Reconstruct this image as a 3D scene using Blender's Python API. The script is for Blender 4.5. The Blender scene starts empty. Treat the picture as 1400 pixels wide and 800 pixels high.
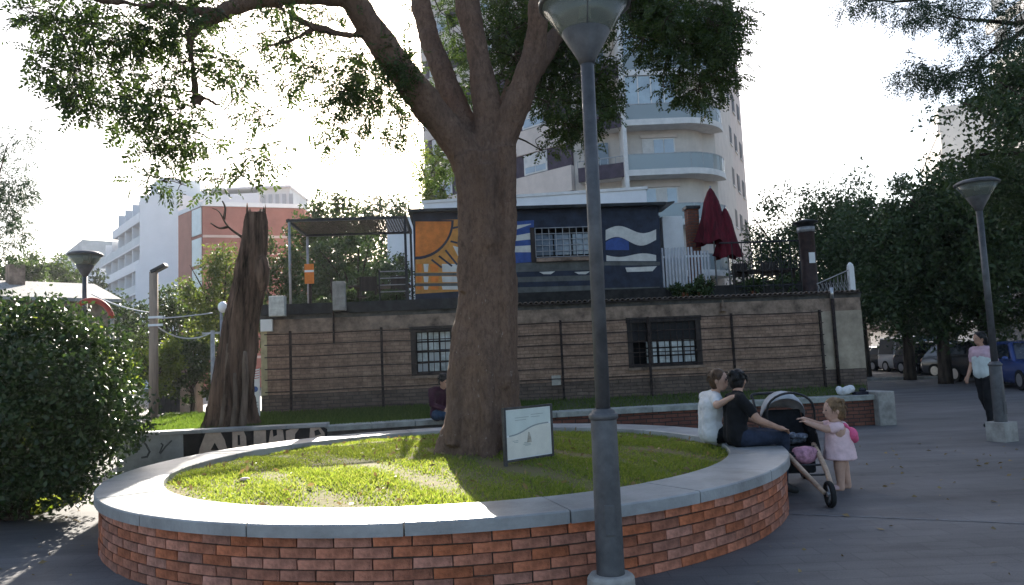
import bpy, bmesh, math, random
import numpy as np
from mathutils import Vector, Matrix, Quaternion
R = math.radians
random.seed(7); rng = np.random.default_rng(7)
SC = bpy.context.scene; COL = SC.collection

# ------------------------------------------------------------------ camera
F, PITCH, ROLL, CH = 1010.0, R(5.2), R(2.5), 1.6
cam = bpy.data.objects.new('camera', bpy.data.cameras.new('camera')); COL.objects.link(cam)
cam.data.sensor_width = 36; cam.data.lens = 36*F/1400; cam.data.clip_end = 3000; cam.data.clip_start = .05
cam.matrix_world = Matrix.Translation((0, 0, CH)) @ Matrix.Rotation(R(90)+PITCH, 4, 'X') @ Matrix.Rotation(-ROLL, 4, 'Z')
SC.camera = cam

def ray(px, py):
    x, y = (px-700)/F, (400-py)/F
    c, s = math.cos(-ROLL), math.sin(-ROLL)
    x, y = c*x-s*y, s*x+c*y
    return Vector((x, math.cos(PITCH)-y*math.sin(PITCH), math.sin(PITCH)+y*math.cos(PITCH)))
def at(px, py, Y):                      # the point seen at a photo pixel, Y metres away
    d = ray(px, py); return Vector((d.x/d.y*Y, Y, CH+d.z/d.y*Y))
def gat(px, py, z=0):                   # the point seen at a photo pixel on a level plane
    d = ray(px, py); t = (z-CH)/d.z; return Vector((d.x*t, d.y*t, z))

# ------------------------------------------------------------------ sky, sun, exposure
SUN = ray(556, 8).normalized()
SUN_EL = math.asin(SUN.z); SUN_AZ = math.atan2(SUN.x, SUN.y)
w = bpy.data.worlds.new('World'); SC.world = w; w.use_nodes = True
nt = w.node_tree; nt.nodes.clear()
sky = nt.nodes.new('ShaderNodeTexSky'); sky.sky_type = 'NISHITA'; sky.sun_disc = False
sky.sun_elevation = SUN_EL; sky.sun_rotation = SUN_AZ % (2*math.pi)
sky.air_density = 1.0; sky.dust_density = 2.2; sky.ozone_density = 1.0
bg = nt.nodes.new('ShaderNodeBackground'); bg.inputs[1].default_value = .075
wo = nt.nodes.new('ShaderNodeOutputWorld')
nt.links.new(sky.outputs[0], bg.inputs[0]); nt.links.new(bg.outputs[0], wo.inputs[0])
sl = bpy.data.lights.new('sun', 'SUN'); sl.energy = 5.0; sl.angle = R(.53); sl.color = (1, .93, .82)
so = bpy.data.objects.new('sun', sl); COL.objects.link(so); so.location = SUN*60
so.rotation_mode = 'QUATERNION'; so.rotation_quaternion = SUN.to_track_quat('Z', 'Y')
vs = SC.view_settings
vs.view_transform = 'Standard'; vs.look = 'None'; vs.gamma = 1; vs.use_curve_mapping = False; vs.exposure = 1.97

# ------------------------------------------------------------------ materials
MATS = {}
def M(name, col=(.5, .5, .5), rough=.8, var=.18, scale=6., bump=.0, bscale=None, metal=0., spec=.3, col2=None, obj_rand=0., stretch=None, detail=6):
    if name in MATS: return MATS[name]
    m = bpy.data.materials.new(name); m.use_nodes = True; n = m.node_tree.nodes; L = m.node_tree.links
    b = n['Principled BSDF']; b.inputs['Roughness'].default_value = rough; b.inputs['Metallic'].default_value = metal
    b.inputs['Specular IOR Level'].default_value = spec
    tc = n.new('ShaderNodeTexCoord'); mp = n.new('ShaderNodeMapping'); L.new(tc.outputs['Object'], mp.inputs[0])
    if stretch: mp.inputs['Scale'].default_value = stretch
    no = n.new('ShaderNodeTexNoise'); no.inputs['Scale'].default_value = scale; no.inputs['Detail'].default_value = detail
    no.inputs['Roughness'].default_value = .65
    L.new(mp.outputs[0], no.inputs[0])
    mx = n.new('ShaderNodeMix'); mx.data_type = 'RGBA'
    c2 = col2 or tuple(max(0, c*(1-2.2*var)) for c in col); c1 = col if col2 else tuple(min(1, c*(1+var)) for c in col)
    mx.inputs[6].default_value = (*c1, 1); mx.inputs[7].default_value = (*c2, 1)
    rp = n.new('ShaderNodeMapRange'); rp.inputs[1].default_value = .32; rp.inputs[2].default_value = .68
    L.new(no.outputs[0], rp.inputs[0]); L.new(rp.outputs[0], mx.inputs[0])
    out = mx.outputs[2]
    if obj_rand:
        oi = n.new('ShaderNodeObjectInfo'); hs = n.new('ShaderNodeHueSaturation')
        r1 = n.new('ShaderNodeMapRange'); r1.inputs[3].default_value = 1-obj_rand; r1.inputs[4].default_value = 1+obj_rand
        L.new(oi.outputs['Random'], r1.inputs[0]); L.new(r1.outputs[0], hs.inputs['Value'])
        m2 = n.new('ShaderNodeMath'); m2.operation = 'MULTIPLY'; m2.inputs[1].default_value = 7.31
        fr = n.new('ShaderNodeMath'); fr.operation = 'FRACT'
        r2 = n.new('ShaderNodeMapRange'); r2.inputs[3].default_value = .82; r2.inputs[4].default_value = 1.08
        L.new(oi.outputs['Random'], m2.inputs[0]); L.new(m2.outputs[0], fr.inputs[0]); L.new(fr.outputs[0], r2.inputs[0])
        L.new(r2.outputs[0], hs.inputs['Saturation']); L.new(out, hs.inputs['Color']); out = hs.outputs[0]
    L.new(out, b.inputs['Base Color'])
    if bump:
        bp = n.new('ShaderNodeBump'); bp.inputs['Strength'].default_value = bump; bp.inputs['Distance'].default_value = .02
        nb = n.new('ShaderNodeTexNoise'); nb.inputs['Scale'].default_value = bscale or scale*4; nb.inputs['Detail'].default_value = 8
        L.new(mp.outputs[0], nb.inputs[0]); L.new(nb.outputs[0], bp.inputs['Height']); L.new(bp.outputs[0], b.inputs['Normal'])
    MATS[name] = m; return m

def leafmat(name, c1, c2, trans=.45, rough=.55, tcol=None):
    if name in MATS: return MATS[name]
    m = bpy.data.materials.new(name); m.use_nodes = True; n = m.node_tree.nodes; L = m.node_tree.links
    b = n['Principled BSDF']; b.inputs['Roughness'].default_value = rough; b.inputs['Specular IOR Level'].default_value = .35
    gm = n.new('ShaderNodeNewGeometry'); mx = n.new('ShaderNodeMix'); mx.data_type = 'RGBA'
    L.new(gm.outputs['Random Per Island'], mx.inputs[0])
    mx.inputs[6].default_value = (*c1, 1); mx.inputs[7].default_value = (*c2, 1)
    tr = n.new('ShaderNodeBsdfTranslucent'); ms = n.new('ShaderNodeMixShader'); ms.inputs[0].default_value = trans
    hs = n.new('ShaderNodeHueSaturation'); hs.inputs['Value'].default_value = 1.6; hs.inputs['Saturation'].default_value = 1.1
    L.new(mx.outputs[2], b.inputs['Base Color']); L.new(mx.outputs[2], hs.inputs['Color']); L.new(hs.outputs[0], tr.inputs[0])
    L.new(b.outputs[0], ms.inputs[1]); L.new(tr.outputs[0], ms.inputs[2]); L.new(ms.outputs[0], n['Material Output'].inputs[0])
    MATS[name] = m; return m

def glassmat(name, tint=(.75, .8, .78), mix=.35, rough=.08, body=None):
    if name in MATS: return MATS[name]
    m = bpy.data.materials.new(name); m.use_nodes = True; n = m.node_tree.nodes; L = m.node_tree.links
    b = n['Principled BSDF']; b.inputs['Base Color'].default_value = (*(body or tint), 1); b.inputs['Roughness'].default_value = rough
    b.inputs['Specular IOR Level'].default_value = .8
    tr = n.new('ShaderNodeBsdfTransparent'); tr.inputs[0].default_value = (*tint, 1)
    ms = n.new('ShaderNodeMixShader'); ms.inputs[0].default_value = mix
    L.new(tr.outputs[0], ms.inputs[1]); L.new(b.outputs[0], ms.inputs[2]); L.new(ms.outputs[0], n['Material Output'].inputs[0])
    MATS[name] = m; return m

def brickmat(name, c1, c2, mortar, bw, bh, rough=.9, noise=.5, msize=.012, bump=.6, coord='Object', axis=True):
    if name in MATS: return MATS[name]
    m = bpy.data.materials.new(name); m.use_nodes = True; n = m.node_tree.nodes; L = m.node_tree.links
    b = n['Principled BSDF']; b.inputs['Roughness'].default_value = rough; b.inputs['Specular IOR Level'].default_value = .15
    tc = n.new('ShaderNodeTexCoord'); sx = n.new('ShaderNodeSeparateXYZ'); cx = n.new('ShaderNodeCombineXYZ')
    ad = n.new('ShaderNodeMath'); L.new(tc.outputs[coord], sx.inputs[0])
    L.new(sx.outputs[0], ad.inputs[0]); L.new(sx.outputs[1], ad.inputs[1])
    L.new(ad.outputs[0], cx.inputs[0]); L.new(sx.outputs[2] if axis else sx.outputs[1], cx.inputs[1])
    if not axis: L.new(sx.outputs[0], cx.inputs[0])
    no = n.new('ShaderNodeTexNoise'); no.inputs['Scale'].default_value = 2.3; no.inputs['Detail'].default_value = 7
    L.new(tc.outputs[coord], no.inputs[0])
    wv = n.new('ShaderNodeMix'); wv.data_type = 'RGBA'; wv.blend_type = 'LINEAR_LIGHT'; wv.inputs[0].default_value = .018
    L.new(cx.outputs[0], wv.inputs[6]); L.new(no.outputs[1], wv.inputs[7])
    br = n.new('ShaderNodeTexBrick'); br.inputs['Scale'].default_value = 1; br.inputs['Brick Width'].default_value = bw
    br.inputs['Row Height'].default_value = bh; br.inputs['Mortar Size'].default_value = msize; br.inputs['Mortar Smooth'].default_value = .4
    br.inputs['Color1'].default_value = (*c1, 1); br.inputs['Color2'].default_value = (*c2, 1); br.inputs['Mortar'].default_value = (*mortar, 1)
    L.new(wv.outputs[2], br.inputs[0])
    n2 = n.new('ShaderNodeTexNoise'); n2.inputs['Scale'].default_value = 3.6; n2.inputs['Detail'].default_value = 10; n2.inputs['Roughness'].default_value = .82
    L.new(tc.outputs[coord], n2.inputs[0])
    mx = n.new('ShaderNodeMix'); mx.data_type = 'RGBA'; mx.blend_type = 'MULTIPLY'; mx.inputs[0].default_value = noise
    mr = n.new('ShaderNodeMapRange'); mr.inputs[1].default_value = .3; mr.inputs[2].default_value = .7; mr.inputs[3].default_value = .4; mr.inputs[4].default_value = 1.45
    L.new(n2.outputs[0], mr.inputs[0]); L.new(br.outputs[0], mx.inputs[6]); L.new(mr.outputs[0], mx.inputs[7])
    L.new(mx.outputs[2], b.inputs['Base Color'])
    bp = n.new('ShaderNodeBump'); bp.inputs['Strength'].default_value = bump; bp.inputs['Distance'].default_value = .015; bp.invert = True
    L.new(br.outputs[1], bp.inputs['Height']); L.new(bp.outputs[0], b.inputs['Normal'])
    MATS[name] = m; return m

# ------------------------------------------------------------------ mesh helpers
class MB:
    def __init__(s): s.v = []; s.f = []; s.m = []; s.cur = 0
    def raw(s, vs_, fs):
        o = len(s.v); s.v += [tuple(p) for p in vs_]
        for f in fs: s.f.append(tuple(o+i for i in f)); s.m.append(s.cur)
        return s
    def box(s, x0, x1, y0, y1, z0, z1):
        return s.raw([(x0,y0,z0),(x1,y0,z0),(x1,y1,z0),(x0,y1,z0),(x0,y0,z1),(x1,y0,z1),(x1,y1,z1),(x0,y1,z1)],
                     [(3,2,1,0),(4,5,6,7),(0,1,5,4),(1,2,6,5),(2,3,7,6),(3,0,4,7)])
    def obox(s, p, dx, dy, dz, rot=0, tilt=0):          # box centred at p
        c, sn = math.cos(rot), math.sin(rot); vv = []
        for z in (-dz/2, dz/2):
            for (x, y) in ((-dx/2,-dy/2),(dx/2,-dy/2),(dx/2,dy/2),(-dx/2,dy/2)):
                xx = x*math.cos(tilt)+z*math.sin(tilt); zz = -x*math.sin(tilt)+z*math.cos(tilt)
                vv.append((p[0]+c*xx-sn*y, p[1]+sn*xx+c*y, p[2]+zz))
        return s.raw(vv, [(3,2,1,0),(4,5,6,7),(0,1,5,4),(1,2,6,5),(2,3,7,6),(3,0,4,7)])
    def tube(s, pts, rad, n=8, cap=True):
        pts = [Vector(p) for p in pts]
        if not hasattr(rad, '__len__'): rad = [rad]*len(pts)
        rings = []; ref = None
        for i, p in enumerate(pts):
            t = (pts[min(i+1, len(pts)-1)]-pts[max(i-1, 0)])
            t = t.normalized() if t.length > 1e-9 else Vector((0, 0, 1))
            if ref is None:
                ref = Vector((1, 0, 0)) if abs(t.x) < .8 else Vector((0, 1, 0))
            ref = (ref-t*ref.dot(t)); ref = ref.normalized() if ref.length > 1e-6 else t.orthogonal().normalized()
            b = t.cross(ref)
            rings.append([p+(ref*math.cos(2*math.pi*k/n)+b*math.sin(2*math.pi*k/n))*rad[i] for k in range(n)])
        vv = [q for r_ in rings for q in r_]; ff = []
        for i in range(len(pts)-1):
            for k in range(n):
                k2 = (k+1) % n; ff.append((i*n+k, i*n+k2, (i+1)*n+k2, (i+1)*n+k))
        if cap:
            ff.append(tuple(reversed(range(n)))); ff.append(tuple((len(pts)-1)*n+k for k in range(n)))
        return s.raw(vv, ff)
    def lathe(s, prof, n=20, c=(0, 0, 0), close=False):
        vv = []; ff = []
        for (r_, z) in prof:
            for k in range(n):
                a = 2*math.pi*k/n; vv.append((c[0]+r_*math.cos(a), c[1]+r_*math.sin(a), c[2]+z))
        for i in range(len(prof)-1):
            for k in range(n):
                k2 = (k+1) % n; ff.append((i*n+k, i*n+k2, (i+1)*n+k2, (i+1)*n+k))
        if not close:
            ff.append(tuple(reversed(range(n)))); ff.append(tuple((len(prof)-1)*n+k for k in range(n)))
        return s.raw(vv, ff)
    def prism_xz(s, o, y0, y1):                       # outline in x,z, extruded along y
        n = len(o); vv = [(x, y0, z) for x, z in o]+[(x, y1, z) for x, z in o]
        ff = [tuple(range(n)), tuple(reversed(range(n, 2*n)))]+[(i, i+n, (i+1) % n+n, (i+1) % n) for i in range(n)]
        return s.raw(vv, ff)
    def prism_xy(s, o, z0, z1):
        n = len(o); vv = [(x, y, z0) for x, y in o]+[(x, y, z1) for x, y in o]
        ff = [tuple(reversed(range(n))), tuple(range(n, 2*n))]+[(i, (i+1) % n, (i+1) % n+n, i+n) for i in range(n)]
        return s.raw(vv, ff)
    def ell(s, c, r, n=14, q=None):
        m = n//2; vv = []; ff = []
        for i in range(m+1):
            th = math.pi*i/m
            for k in range(n):
                a = 2*math.pi*k/n
                p = Vector((r[0]*math.sin(th)*math.cos(a), r[1]*math.sin(th)*math.sin(a), r[2]*math.cos(th)))
                if q: p = q @ p
                vv.append((c[0]+p.x, c[1]+p.y, c[2]+p.z))
        for i in range(m):
            for k in range(n):
                k2 = (k+1) % n; ff.append((i*n+k, (i+1)*n+k, (i+1)*n+k2, i*n+k2))
        return s.raw(vv, ff)
    def caps(s, p0, r0, p1, r1, n=12):                # tapered capsule
        p0 = Vector(p0); p1 = Vector(p1); d = (p1-p0); l = d.length; d = d.normalized() if l > 1e-6 else Vector((0,0,1))
        pts = []; rr = []
        for k in (-.97, -.7, -.35, 0): pts.append(p0+d*r0*k); rr.append(r0*math.sqrt(1-k*k))
        for t in (.33, .66): pts.append(p0.lerp(p1, t)); rr.append(r0+(r1-r0)*t)
        for k in (0, .35, .7, .97): pts.append(p1+d*r1*k); rr.append(r1*math.sqrt(1-k*k))
        return s.tube(pts, rr, n)
    def mesh(s, name, smooth=False):
        me = bpy.data.meshes.new(name); me.from_pydata(s.v, [], s.f)
        if any(s.m): me.polygons.foreach_set('material_index', s.m)
        if smooth: me.polygons.foreach_set('use_smooth', [True]*len(s.f))
        me.validate(); me.update(); return me
    def build(s, name, mats, parent=None, smooth=False, kind=None, bevel=0, fix=True):
        me = s.mesh(name, smooth)
        if fix:
            bm = bmesh.new(); bm.from_mesh(me); bmesh.ops.recalc_face_normals(bm, faces=bm.faces); bm.to_mesh(me); bm.free()
        for m in (mats if isinstance(mats, (list, tuple)) else [mats]): me.materials.append(m)
        o = link(name, me, parent, kind)
        if bevel:
            b = o.modifiers.new('bevel', 'BEVEL'); b.width = bevel; b.segments = 2; b.limit_method = 'ANGLE'
        return o
def link(name, data, parent=None, kind=None):
    o = bpy.data.objects.new(name, data); COL.objects.link(o)
    if parent: o.parent = parent
    if kind: o['kind'] = kind
    return o
def tag(o, label, cat, group=None):
    o['label'] = label; o['category'] = cat
    if group: o['group'] = group
    return o
def thing(name, label, cat, loc=(0, 0, 0), rz=0, group=None):
    o = bpy.data.objects.new(name, None); COL.objects.link(o); o.location = loc; o.rotation_euler = (0, 0, rz)
    o.empty_display_size = .2
    return tag(o, label, cat, group)
def copy_tree(o, parent=None):
    c = o.copy(); COL.objects.link(c); c.parent = parent
    for ch in list(o.children): copy_tree(ch, c)
    return c
class Frame:                                # a vertical plane: local x along it, y behind it, z up
    def __init__(s, a, b, z=0):
        s.o = Vector((a[0], a[1], z)); d = Vector((b[0]-a[0], b[1]-a[1])); s.len = d.length; s.ang = math.atan2(d.y, d.x)
        s.u = Vector((math.cos(s.ang), math.sin(s.ang), 0)); s.n = Vector((-math.sin(s.ang), math.cos(s.ang), 0))
    def px(s, px, py, v=0):
        d = ray(px, py); o = Vector((0, 0, CH)); t = ((s.o+s.n*v-o).dot(s.n))/d.dot(s.n); p = o+d*t-s.o
        return p.dot(s.u), p.z
    def world(s, u, v, z): return s.o+s.u*u+s.n*v+Vector((0, 0, z))

def fast_mesh(name, V, nper, mat, parent=None, kind=None, loc=None, smooth=False, tri=False):
    V = np.asarray(V, dtype=np.float32).reshape(-1, 3); nv = len(V); nf = nv//nper
    me = bpy.data.meshes.new(name); me.vertices.add(nv); me.loops.add(nv); me.polygons.add(nf)
    me.vertices.foreach_set('co', V.ravel()); me.loops.foreach_set('vertex_index', np.arange(nv, dtype=np.int32))
    me.polygons.foreach_set('loop_start', np.arange(0, nv, nper, dtype=np.int32))
    me.update(calc_edges=True); me.materials.append(mat)
    o = link(name, me, parent, kind)
    if loc is not None: o.location = loc
    return o
def unit(a): return a/np.maximum(np.linalg.norm(a, axis=-1, keepdims=True), 1e-9)
def leaf_quads(C, L, W, droop=.3, axis=None):
    n = len(C); a = unit(rng.normal(size=(n, 3))+np.array([0, 0, -droop])) if axis is None else unit(axis)
    h = rng.normal(size=(n, 3)); s = unit(np.cross(a, h))
    sz = rng.uniform(.45, 1.45, (n, 1)); l = a*L*sz; w_ = s*W*sz*.5
    nn = np.cross(a, s)*W*.18*sz
    return np.stack([C, C+l*.5+w_+nn, C+l, C+l*.5-w_+nn], axis=1)
def fronds(C, A, length, pairs, lw, ll):
    # pinnate fronds: base C, axis A, leaflets on both sides
    n = len(C); A = unit(A); h = unit(rng.normal(size=(n, 3))*.5+np.array([0, 0, 1.])); S = unit(np.cross(A, h)); N = np.cross(S, A)
    sz = rng.uniform(.7, 1.2, (n, 1)); out = []
    for k in range(pairs):
        t = (k+1)/pairs; base = C+A*length*sz*t-N*length*sz*.25*t*t
        for sg in (-1, 1):
            d = unit(S*sg+A*.55+rng.normal(size=(n, 3))*.2-np.array([0, 0, .25]))
            wv = unit(np.cross(d, N+rng.normal(size=(n, 3))*.35))*lw*.5*sz
            l = d*ll*sz*(1.1-.45*abs(t-.45))
            out.append(np.stack([base, base+l*.5+wv, base+l, base+l*.5-wv], axis=1))
    return np.concatenate(out, axis=0)

# common materials
m_leaf = leafmat('leaf', (.026, .045, .013), (.058, .085, .022), .36)
m_leafdark = leafmat('leaf_dark', (.028, .05, .017), (.065, .095, .03), .2)
m_leafbush = leafmat('leaf_bush', (.018, .036, .012), (.055, .085, .026), .22, .35)
m_leafblue = leafmat('leaf_feathery', (.02, .042, .022), (.045, .07, .034), .22)
m_leafyel = leafmat('leaf_yellow_green', (.08, .12, .018), (.16, .19, .035), .5)
m_grass = leafmat('grass_blade', (.115, .17, .025), (.235, .25, .06), .55)
def barkmat(name, ca, cb, cc, zfleck=3.2):
    m = bpy.data.materials.new(name); m.use_nodes = True; n = m.node_tree.nodes; L = m.node_tree.links
    b = n['Principled BSDF']; b.inputs['Roughness'].default_value = .95; b.inputs['Specular IOR Level'].default_value = .1
    tc = n.new('ShaderNodeTexCoord'); mp = n.new('ShaderNodeMapping'); mp.inputs['Scale'].default_value = (1, 1, .4); L.new(tc.outputs['Object'], mp.inputs[0])
    def noise(sc, det=8, src=None):
        q = n.new('ShaderNodeTexNoise'); q.inputs['Scale'].default_value = sc; q.inputs['Detail'].default_value = det; q.inputs['Roughness'].default_value = .7; L.new(src or mp.outputs[0], q.inputs[0]); return q.outputs[0]
    def rng_(o, a, b_, c=0., d=1.):
        q = n.new('ShaderNodeMapRange'); q.inputs[1].default_value = a; q.inputs[2].default_value = b_; q.inputs[3].default_value = c; q.inputs[4].default_value = d; L.new(o, q.inputs[0]); return q.outputs[0]
    def mix(f, a, b_, bt='MIX'):
        q = n.new('ShaderNodeMix'); q.data_type = 'RGBA'; q.blend_type = bt
        if hasattr(f, 'is_linked'): L.new(f, q.inputs[0])
        else: q.inputs[0].default_value = f
        for k, v in ((6, a), (7, b_)):
            if isinstance(v, tuple): q.inputs[k].default_value = (*v, 1)
            else: L.new(v, q.inputs[k])
        return q.outputs[2]
    vo = n.new('ShaderNodeTexVoronoi'); vo.inputs['Scale'].default_value = 26; vo.feature = 'DISTANCE_TO_EDGE'
    wp = n.new('ShaderNodeMix'); wp.data_type = 'RGBA'; wp.blend_type = 'LINEAR_LIGHT'; wp.inputs[0].default_value = .16; L.new(mp.outputs[0], wp.inputs[6])
    wn_ = n.new('ShaderNodeTexNoise'); wn_.inputs['Scale'].default_value = 9; L.new(mp.outputs[0], wn_.inputs[0]); L.new(wn_.outputs[1], wp.inputs[7]); L.new(wp.outputs[2], vo.inputs[0])
    col = mix(rng_(noise(2.6), .35, .65), ca, cb); col = mix(rng_(noise(24), .45, .7), col, cc)
    crack = rng_(vo.outputs['Distance'], .0, .16); col = mix(crack, mix(.18, col, (.03, .02, .015)), col)
    # pale lichen flecks on the lower trunk
    sx = n.new('ShaderNodeSeparateXYZ'); L.new(tc.outputs['Object'], sx.inputs[0]); zf = rng_(sx.outputs[2], .3, zfleck, 1, 0)
    fl = rng_(noise(30, 4), .64, .70); q = n.new('ShaderNodeMath'); q.operation = 'MULTIPLY'; L.new(fl, q.inputs[0]); L.new(zf, q.inputs[1])
    col = mix(q.outputs[0], col, (.42, .35, .30)); L.new(col, b.inputs['Base Color'])
    h = n.new('ShaderNodeMath'); h.operation = 'MULTIPLY_ADD'; h.inputs[1].default_value = .25; L.new(crack, h.inputs[0]); L.new(noise(34), h.inputs[2])
    bp = n.new('ShaderNodeBump'); bp.inputs['Strength'].default_value = .9; bp.inputs['Distance'].default_value = .025; L.new(h.outputs[0], bp.inputs['Height']); L.new(bp.outputs[0], b.inputs['Normal'])
    return m
m_bark = barkmat('bark', (.235, .15, .108), (.145, .095, .072), (.10, .066, .05))
m_barkdark = M('bark_dark', (.08, .06, .045), .95, .4, 5, .9, 18, stretch=(1, 1, .2), spec=.1)
m_dead = M('dead_wood', (.16, .10, .072), .95, .45, 9, 1, 30, stretch=(1, 1, .1), spec=.1, detail=11)
m_metal = M('lamp_metal', (.10, .10, .105), .55, .18, 7, .12, 60, metal=.3, spec=.5)
m_black = M('black_metal', (.02, .02, .022), .5, .3, 10, 0, spec=.4)
m_rust = M('rusty_iron', (.045, .03, .026), .8, .4, 14, .2, 60)
m_white = M('white_paint', (.78, .78, .77), .6, .06, 2)
m_conc = M('concrete', (.36, .34, .31), .9, .18, 5, .35, 40)
m_pane = M('window_pane', (.10, .12, .14), .08, .2, .7, spec=.9)
m_paneblue = M('window_pane_blue', (.36, .43, .50), .12, .12, .5, spec=.9)
m_dark = M('dark_void', (.012, .012, .013), .9, .2, 4)
m_tyre = M('rubber', (.018, .018, .018), .85, .2, 12)
m_chrome = M('bright_metal', (.55, .55, .56), .3, .08, 8, metal=.9)

# ================================================================== SETTING
def ground_mat():
    m = bpy.data.materials.new('plaza_paving'); m.use_nodes = True; n = m.node_tree.nodes; L = m.node_tree.links
    b = n['Principled BSDF']; b.inputs['Roughness'].default_value = .72; b.inputs['Specular IOR Level'].default_value = .35
    tc = n.new('ShaderNodeTexCoord')
    br = n.new('ShaderNodeTexBrick'); br.inputs['Scale'].default_value = 1; br.inputs['Brick Width'].default_value = .42; br.inputs['Row Height'].default_value = .21
    br.inputs['Mortar Size'].default_value = .006; br.inputs['Mortar Smooth'].default_value = .5
    br.inputs['Color1'].default_value = (.124, .118, .119, 1); br.inputs['Color2'].default_value = (.141, .135, .135, 1); br.inputs['Mortar'].default_value = (.095, .091, .092, 1)
    L.new(tc.outputs['Object'], br.inputs[0])
    no = n.new('ShaderNodeTexNoise'); no.inputs['Scale'].default_value = .55; no.inputs['Detail'].default_value = 10; no.inputs['Roughness'].default_value = .7
    mp = n.new('ShaderNodeMapping'); mp.inputs['Scale'].default_value = (.45, 1.5, 1); L.new(tc.outputs['Object'], mp.inputs[0]); L.new(mp.outputs[0], no.inputs[0])
    mr = n.new('ShaderNodeMapRange'); mr.inputs[1].default_value = .3; mr.inputs[2].default_value = .7; mr.inputs[3].default_value = .45; mr.inputs[4].default_value = 1.35
    L.new(no.outputs[0], mr.inputs[0])
    n3 = n.new('ShaderNodeTexNoise'); n3.inputs['Scale'].default_value = 90; n3.inputs['Detail'].default_value = 3; L.new(tc.outputs['Object'], n3.inputs[0])
    m3 = n.new('ShaderNodeMapRange'); m3.inputs[1].default_value = .3; m3.inputs[2].default_value = .7; m3.inputs[3].default_value = .8; m3.inputs[4].default_value = 1.2
    L.new(n3.outputs[0], m3.inputs[0])
    vo = n.new('ShaderNodeTexVoronoi'); vo.inputs['Scale'].default_value = 1.9; L.new(tc.outputs['Object'], vo.inputs[0])
    mv = n.new('ShaderNodeMapRange'); mv.inputs[1].default_value = .03; mv.inputs[2].default_value = .06; mv.inputs[3].default_value = .45; mv.inputs[4].default_value = 1
    L.new(vo.outputs['Distance'], mv.inputs[0])
    cur = br.outputs[0]
    for src in (mr, m3, mv):
        mx = n.new('ShaderNodeMix'); mx.data_type = 'RGBA'; mx.blend_type = 'MULTIPLY'; mx.inputs[0].default_value = 1
        L.new(cur, mx.inputs[6]); L.new(src.outputs[0], mx.inputs[7]); cur = mx.outputs[2]
    L.new(cur, b.inputs['Base Color'])
    bp = n.new('ShaderNodeBump'); bp.inputs['Strength'].default_value = .35; bp.inputs['Distance'].default_value = .006
    L.new(n3.outputs[0], bp.inputs['Height']); L.new(bp.outputs[0], b.inputs['Normal'])
    return m
MB().raw([(-900, -200, 0), (900, -200, 0), (900, 1500, 0), (-900, 1500, 0)], [(0, 1, 2, 3)]).build('ground', ground_mat(), kind='structure', fix=False)
# road on the right with kerb
m_asph = M('road_asphalt', (.055, .055, .058), .9, .2, 3, .3, 120)
rd0 = gat(1215, 512); rd1 = gat(1400, 530)
RA = Vector((7.5, 36.5, 0)); RB = Vector((60, 14.5, 0)); rdir = (RB-RA).normalized(); rnor = Vector((-rdir.y, rdir.x, 0))
def road_pts(a, b, z): return [(RA+rdir*t+rnor*s_+Vector((0, 0, z)))[:] for t, s_ in ((-25, a), (60, a), (60, b), (-25, b))]
MB().raw(road_pts(0, 7.5, .006), [(0, 1, 2, 3)]).build('road', m_asph, kind='structure')
kb = MB(); q = road_pts(-.18, 0, 0)
kb.raw([(x, y, 0) for x, y, z in q]+[(x, y, .12) for x, y, z in q], [(4, 5, 6, 7), (0, 1, 5, 4), (1, 2, 6, 5), (2, 3, 7, 6), (3, 0, 4, 7)]).build('kerb', m_conc, kind='structure')
# paving joint lines on the plaza
jm = M('joint_strip', (.2, .2, .21), .85, .2, 8)
ja, jb = gat(1060, 702), gat(1400, 716)
jd = (jb-ja).normalized(); jn = Vector((-jd.y, jd.x, 0))*.018
MB().raw([(p+Vector((0, 0, .004)))[:] for p in (ja-jn, jb+jd*3-jn, jb+jd*3+jn, ja+jn)], [(0, 1, 2, 3)]).build('paving_joint', jm, kind='structure')

# ================================================================== ROUND PLANTER
PC = Vector((-.75, 8.76, 0)); RO, RI, ZT = 3.67, 3.08, .54
planter = thing('round_planter', 'round red brick planter with grey stone coping and sunlit grass', 'planter', PC)
m_brick = M('planter_brick', (.47, .165, .09), .85, .24, 11, .5, 90, obj_rand=.24)
m_mortar = M('planter_mortar', (.085, .06, .048), .95, .2, 20, .3, 90)
m_cope = M('coping_stone', (.345, .35, .35), .40, .2, 1.7, .25, 45, spec=.5, obj_rand=.08, detail=10)
RW = RO-.045
MB().lathe([(RW-.012, -.02), (RW-.012, .448), (RI+.02, .448), (RI+.02, .2)], 96, close=True).build('mortar_core', m_mortar, planter, True)
NB = 84; bl = 2*math.pi*RW/NB-.011
def brick_mesh(k):
    b = MB(); j = lambda: random.uniform(-.0025, .0025)
    x, y, z = bl/2, .05, .0325; c = .004
    vv = []
    for zz in (-z, z):
        for (xx, yy) in ((-x, -y), (x, -y), (x, y), (-x, y)): vv.append((xx+j(), yy+j(), zz+j()))
    b.raw(vv, [(3,2,1,0),(4,5,6,7),(0,1,5,4),(1,2,6,5),(2,3,7,6),(3,0,4,7)])
    me = b.mesh('brick'); me.materials.append(m_brick); return me
bms = [brick_mesh(k) for k in range(6)]
rest = MB(); made = 0
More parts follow.
